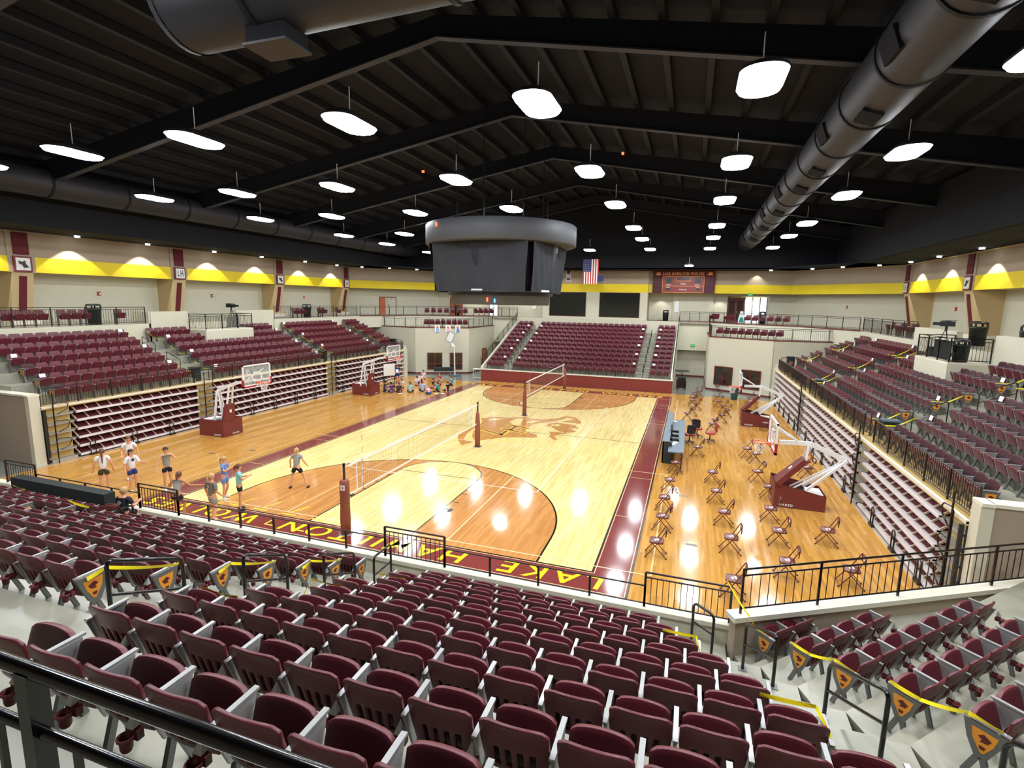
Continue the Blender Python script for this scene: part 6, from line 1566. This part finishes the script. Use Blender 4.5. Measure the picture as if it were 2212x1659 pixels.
person((-4.65, -14.41, FL), R(-40), 'woman in pale teal T-shirt and dark shorts with hands together', dict(eL=(-0.22, 0.10, 1.14), wL=(-0.07, 0.30, 1.18), eR=(0.22, 0.10, 1.14), wR=(0.07, 0.30, 1.2)), 'cloth_teal', 'cloth_black', 'hair_brown', h=0.98, tail=0.1, leg=0.35)
person((-4.35, -11.95, FL), R(15), 'woman in grey T-shirt and black shorts lunging with feet wide apart', dict(pel=(0, -0.02, 0.87), che=(-0.01, 0.05, 1.19), nk=(-0.02, 0.09, 1.34), hd=(-0.04, 0.13, 1.47), kL=(-0.20, 0.02, 0.48), aL=(-0.26, -0.12, 0.08), kR=(0.24, 0.08, 0.48), aR=(0.40, 0.02, 0.08), eR=(0.28, 0.0, 1.12), wR=(0.34, 0.12, 0.93)), 'cloth_grey', 'cloth_black', 'hair_blond', h=0.98, tail=0.2, leg=0.45)
person((-5.22, -17.92, NZ0), R(8), 'person with short fair hair and black printed shirt seated behind black-clothed table', dict(pel=(0, 0, 0.48), che=(0, 0.02, 0.82), nk=(0, 0.05, 0.98), hd=(0, 0.08, 1.12), eL=(-0.26, 0.06, 0.70), wL=(-0.2, 0.26, 0.74), eR=(0.27, 0.06, 0.70), wR=(0.2, 0.26, 0.74), kL=(-0.13, 0.28, 0.48), aL=(-0.13, 0.20, 0.08), kR=(0.13, 0.28, 0.48), aR=(0.13, 0.20, 0.08)), 'cloth_black', 'cloth_black', 'hair_blond', h=1.0, leg=0.9, sleeves=0.6, wide=1.1, logo=('cloth_grey', -1))
e = dup(FC, (-5.22, -17.98, NZ0), R(8), 'maroon folding chair under the seated person in black at the near parapet')
person((-14.3, 12.1, FL), R(-150), 'coach in navy top standing beside the whiteboard holding white papers', dict(eL=(-0.26, 0.05, 1.12), wL=(-0.16, 0.26, 1.05), eR=(0.26, 0.05, 1.12), wR=(0.14, 0.28, 1.08)), 'cloth_navy', 'cloth_navy', 'hair_brown', skin='skin_tan', h=1.02, leg=0.6)
g = MB(); g.obox((-14.16, 11.82, 1.15), (0.22, 0.02, 0.3), R(-150), 'paper_white', rx=R(30)); tag(g.build('paper_sheet'), 'white papers held by the standing coach at left far court', 'paper')
SEATED = [(-13.24, 8.27, -60, 'cloth_indigo', 'hair_dark', 0.3, 'indigo shirt, nearest the goal base'), (-13.83, 10.27, -90, 'cloth_mint', 'hair_blond', 0, 'mint green shirt'), (-12.34, 7.97, 60, 'cloth_purple', 'hair_dark', 0.35, 'dark purple shirt with long black hair'), (-11.75, 8.1, 40, 'hair_dark', 'hair_brown', 0.3, 'dark brown shirt'), (-12.72, 10.26, 170, 'cloth_white', 'hair_brown', 0, 'white shirt in the left part of group'),
          (-11.06, 8.56, 20, 'cloth_teal', 'hair_brown', 0.1, 'teal and green shirt, seen from behind'), (-12.39, 12.02, -120, 'cloth_white', 'hair_dark', 0.2, 'cream white shirt near the back'), (-10.37, 9.35, 35, 'cloth_sky', 'hair_brown', 0, 'light blue shirt, seen from behind'), (-9.28, 8.45, 60, 'cloth_pink', 'hair_blond', 0, 'pale pink shirt, leaning low at the front'), (-9.1, 9.69, 75, 'cloth_green', 'hair_brown', 0.2, 'green shirt with yellow print'),
          (-10.36, 11.36, 140, 'cloth_black', 'hair_dark', 0.2, 'black shirt in the middle of group'), (-10.59, 12.87, 150, 'cloth_grey', 'hair_brown', 0, 'grey shirt behind the child in red'), (-8.65, 10.38, 70, 'cloth_black', 'hair_brown', 0.2, 'dark grey shirt, arm stretched behind'), (-9.51, 13.1, 100, 'cloth_turq', 'hair_brown', 0, 'bright turquoise shirt at right end of group'), (-13.66, 15.65, -160, 'cloth_white', 'hair_dark', 0.1, 'white shirt, farthest back by the wall'), (-12.85, 13.53, -140, 'cloth_white', 'hair_dark', 0.2, 'white shirt, second from the wall'), (-11.5, 14.7, -170, 'cloth_red', 'hair_brown', 0.1, 'rose red shirt near the back')]
for i, (x, y, rz, top, hair, tl, lab) in enumerate(SEATED):
    lean = -0.10 if i == 12 else 0.0
    ps = dict() if i % 3 else dict(kL=(-0.16, 0.30, 0.42), aL=(-0.12, 0.44, 0.06), wL=(-0.12, 0.36, 0.36))
    if i == 12: ps = dict(che=(0, -0.02, 0.42), nk=(0, -0.02, 0.58), hd=(0, 0.02, 0.72), eL=(-0.32, -0.15, 0.3), wL=(-0.42, -0.28, 0.08))
    if i == 8: ps = dict(che=(0, 0.16, 0.36), nk=(0, 0.26, 0.44), hd=(0, 0.36, 0.50))
    person((x, y, FL), R(rz), 'child sitting on the floor in ' + lab, ps, top, 'cloth_black' if i % 2 else 'cloth_navy', hair, h=1.0, tail=tl, base=SIT, leg=0.6, foot=(0.04, 0.11, -0.01))
for i, (x, y) in enumerate(((-8.95, 9.0), (-10.9, 11.9), (-10.7, 12.3), (-8.5, 9.2), (-11.55, 7.9))):
    g = MB(); g.obox((x, y, 0.012), (0.22, 0.30, 0.01), R(30 * i), 'paper_white'); tag(g.build('paper_sheet'), 'white paper sheet on the floor beside seated children, %s from right' % ORD[(1, 2, 3, 0, 4)[i]], 'paper')
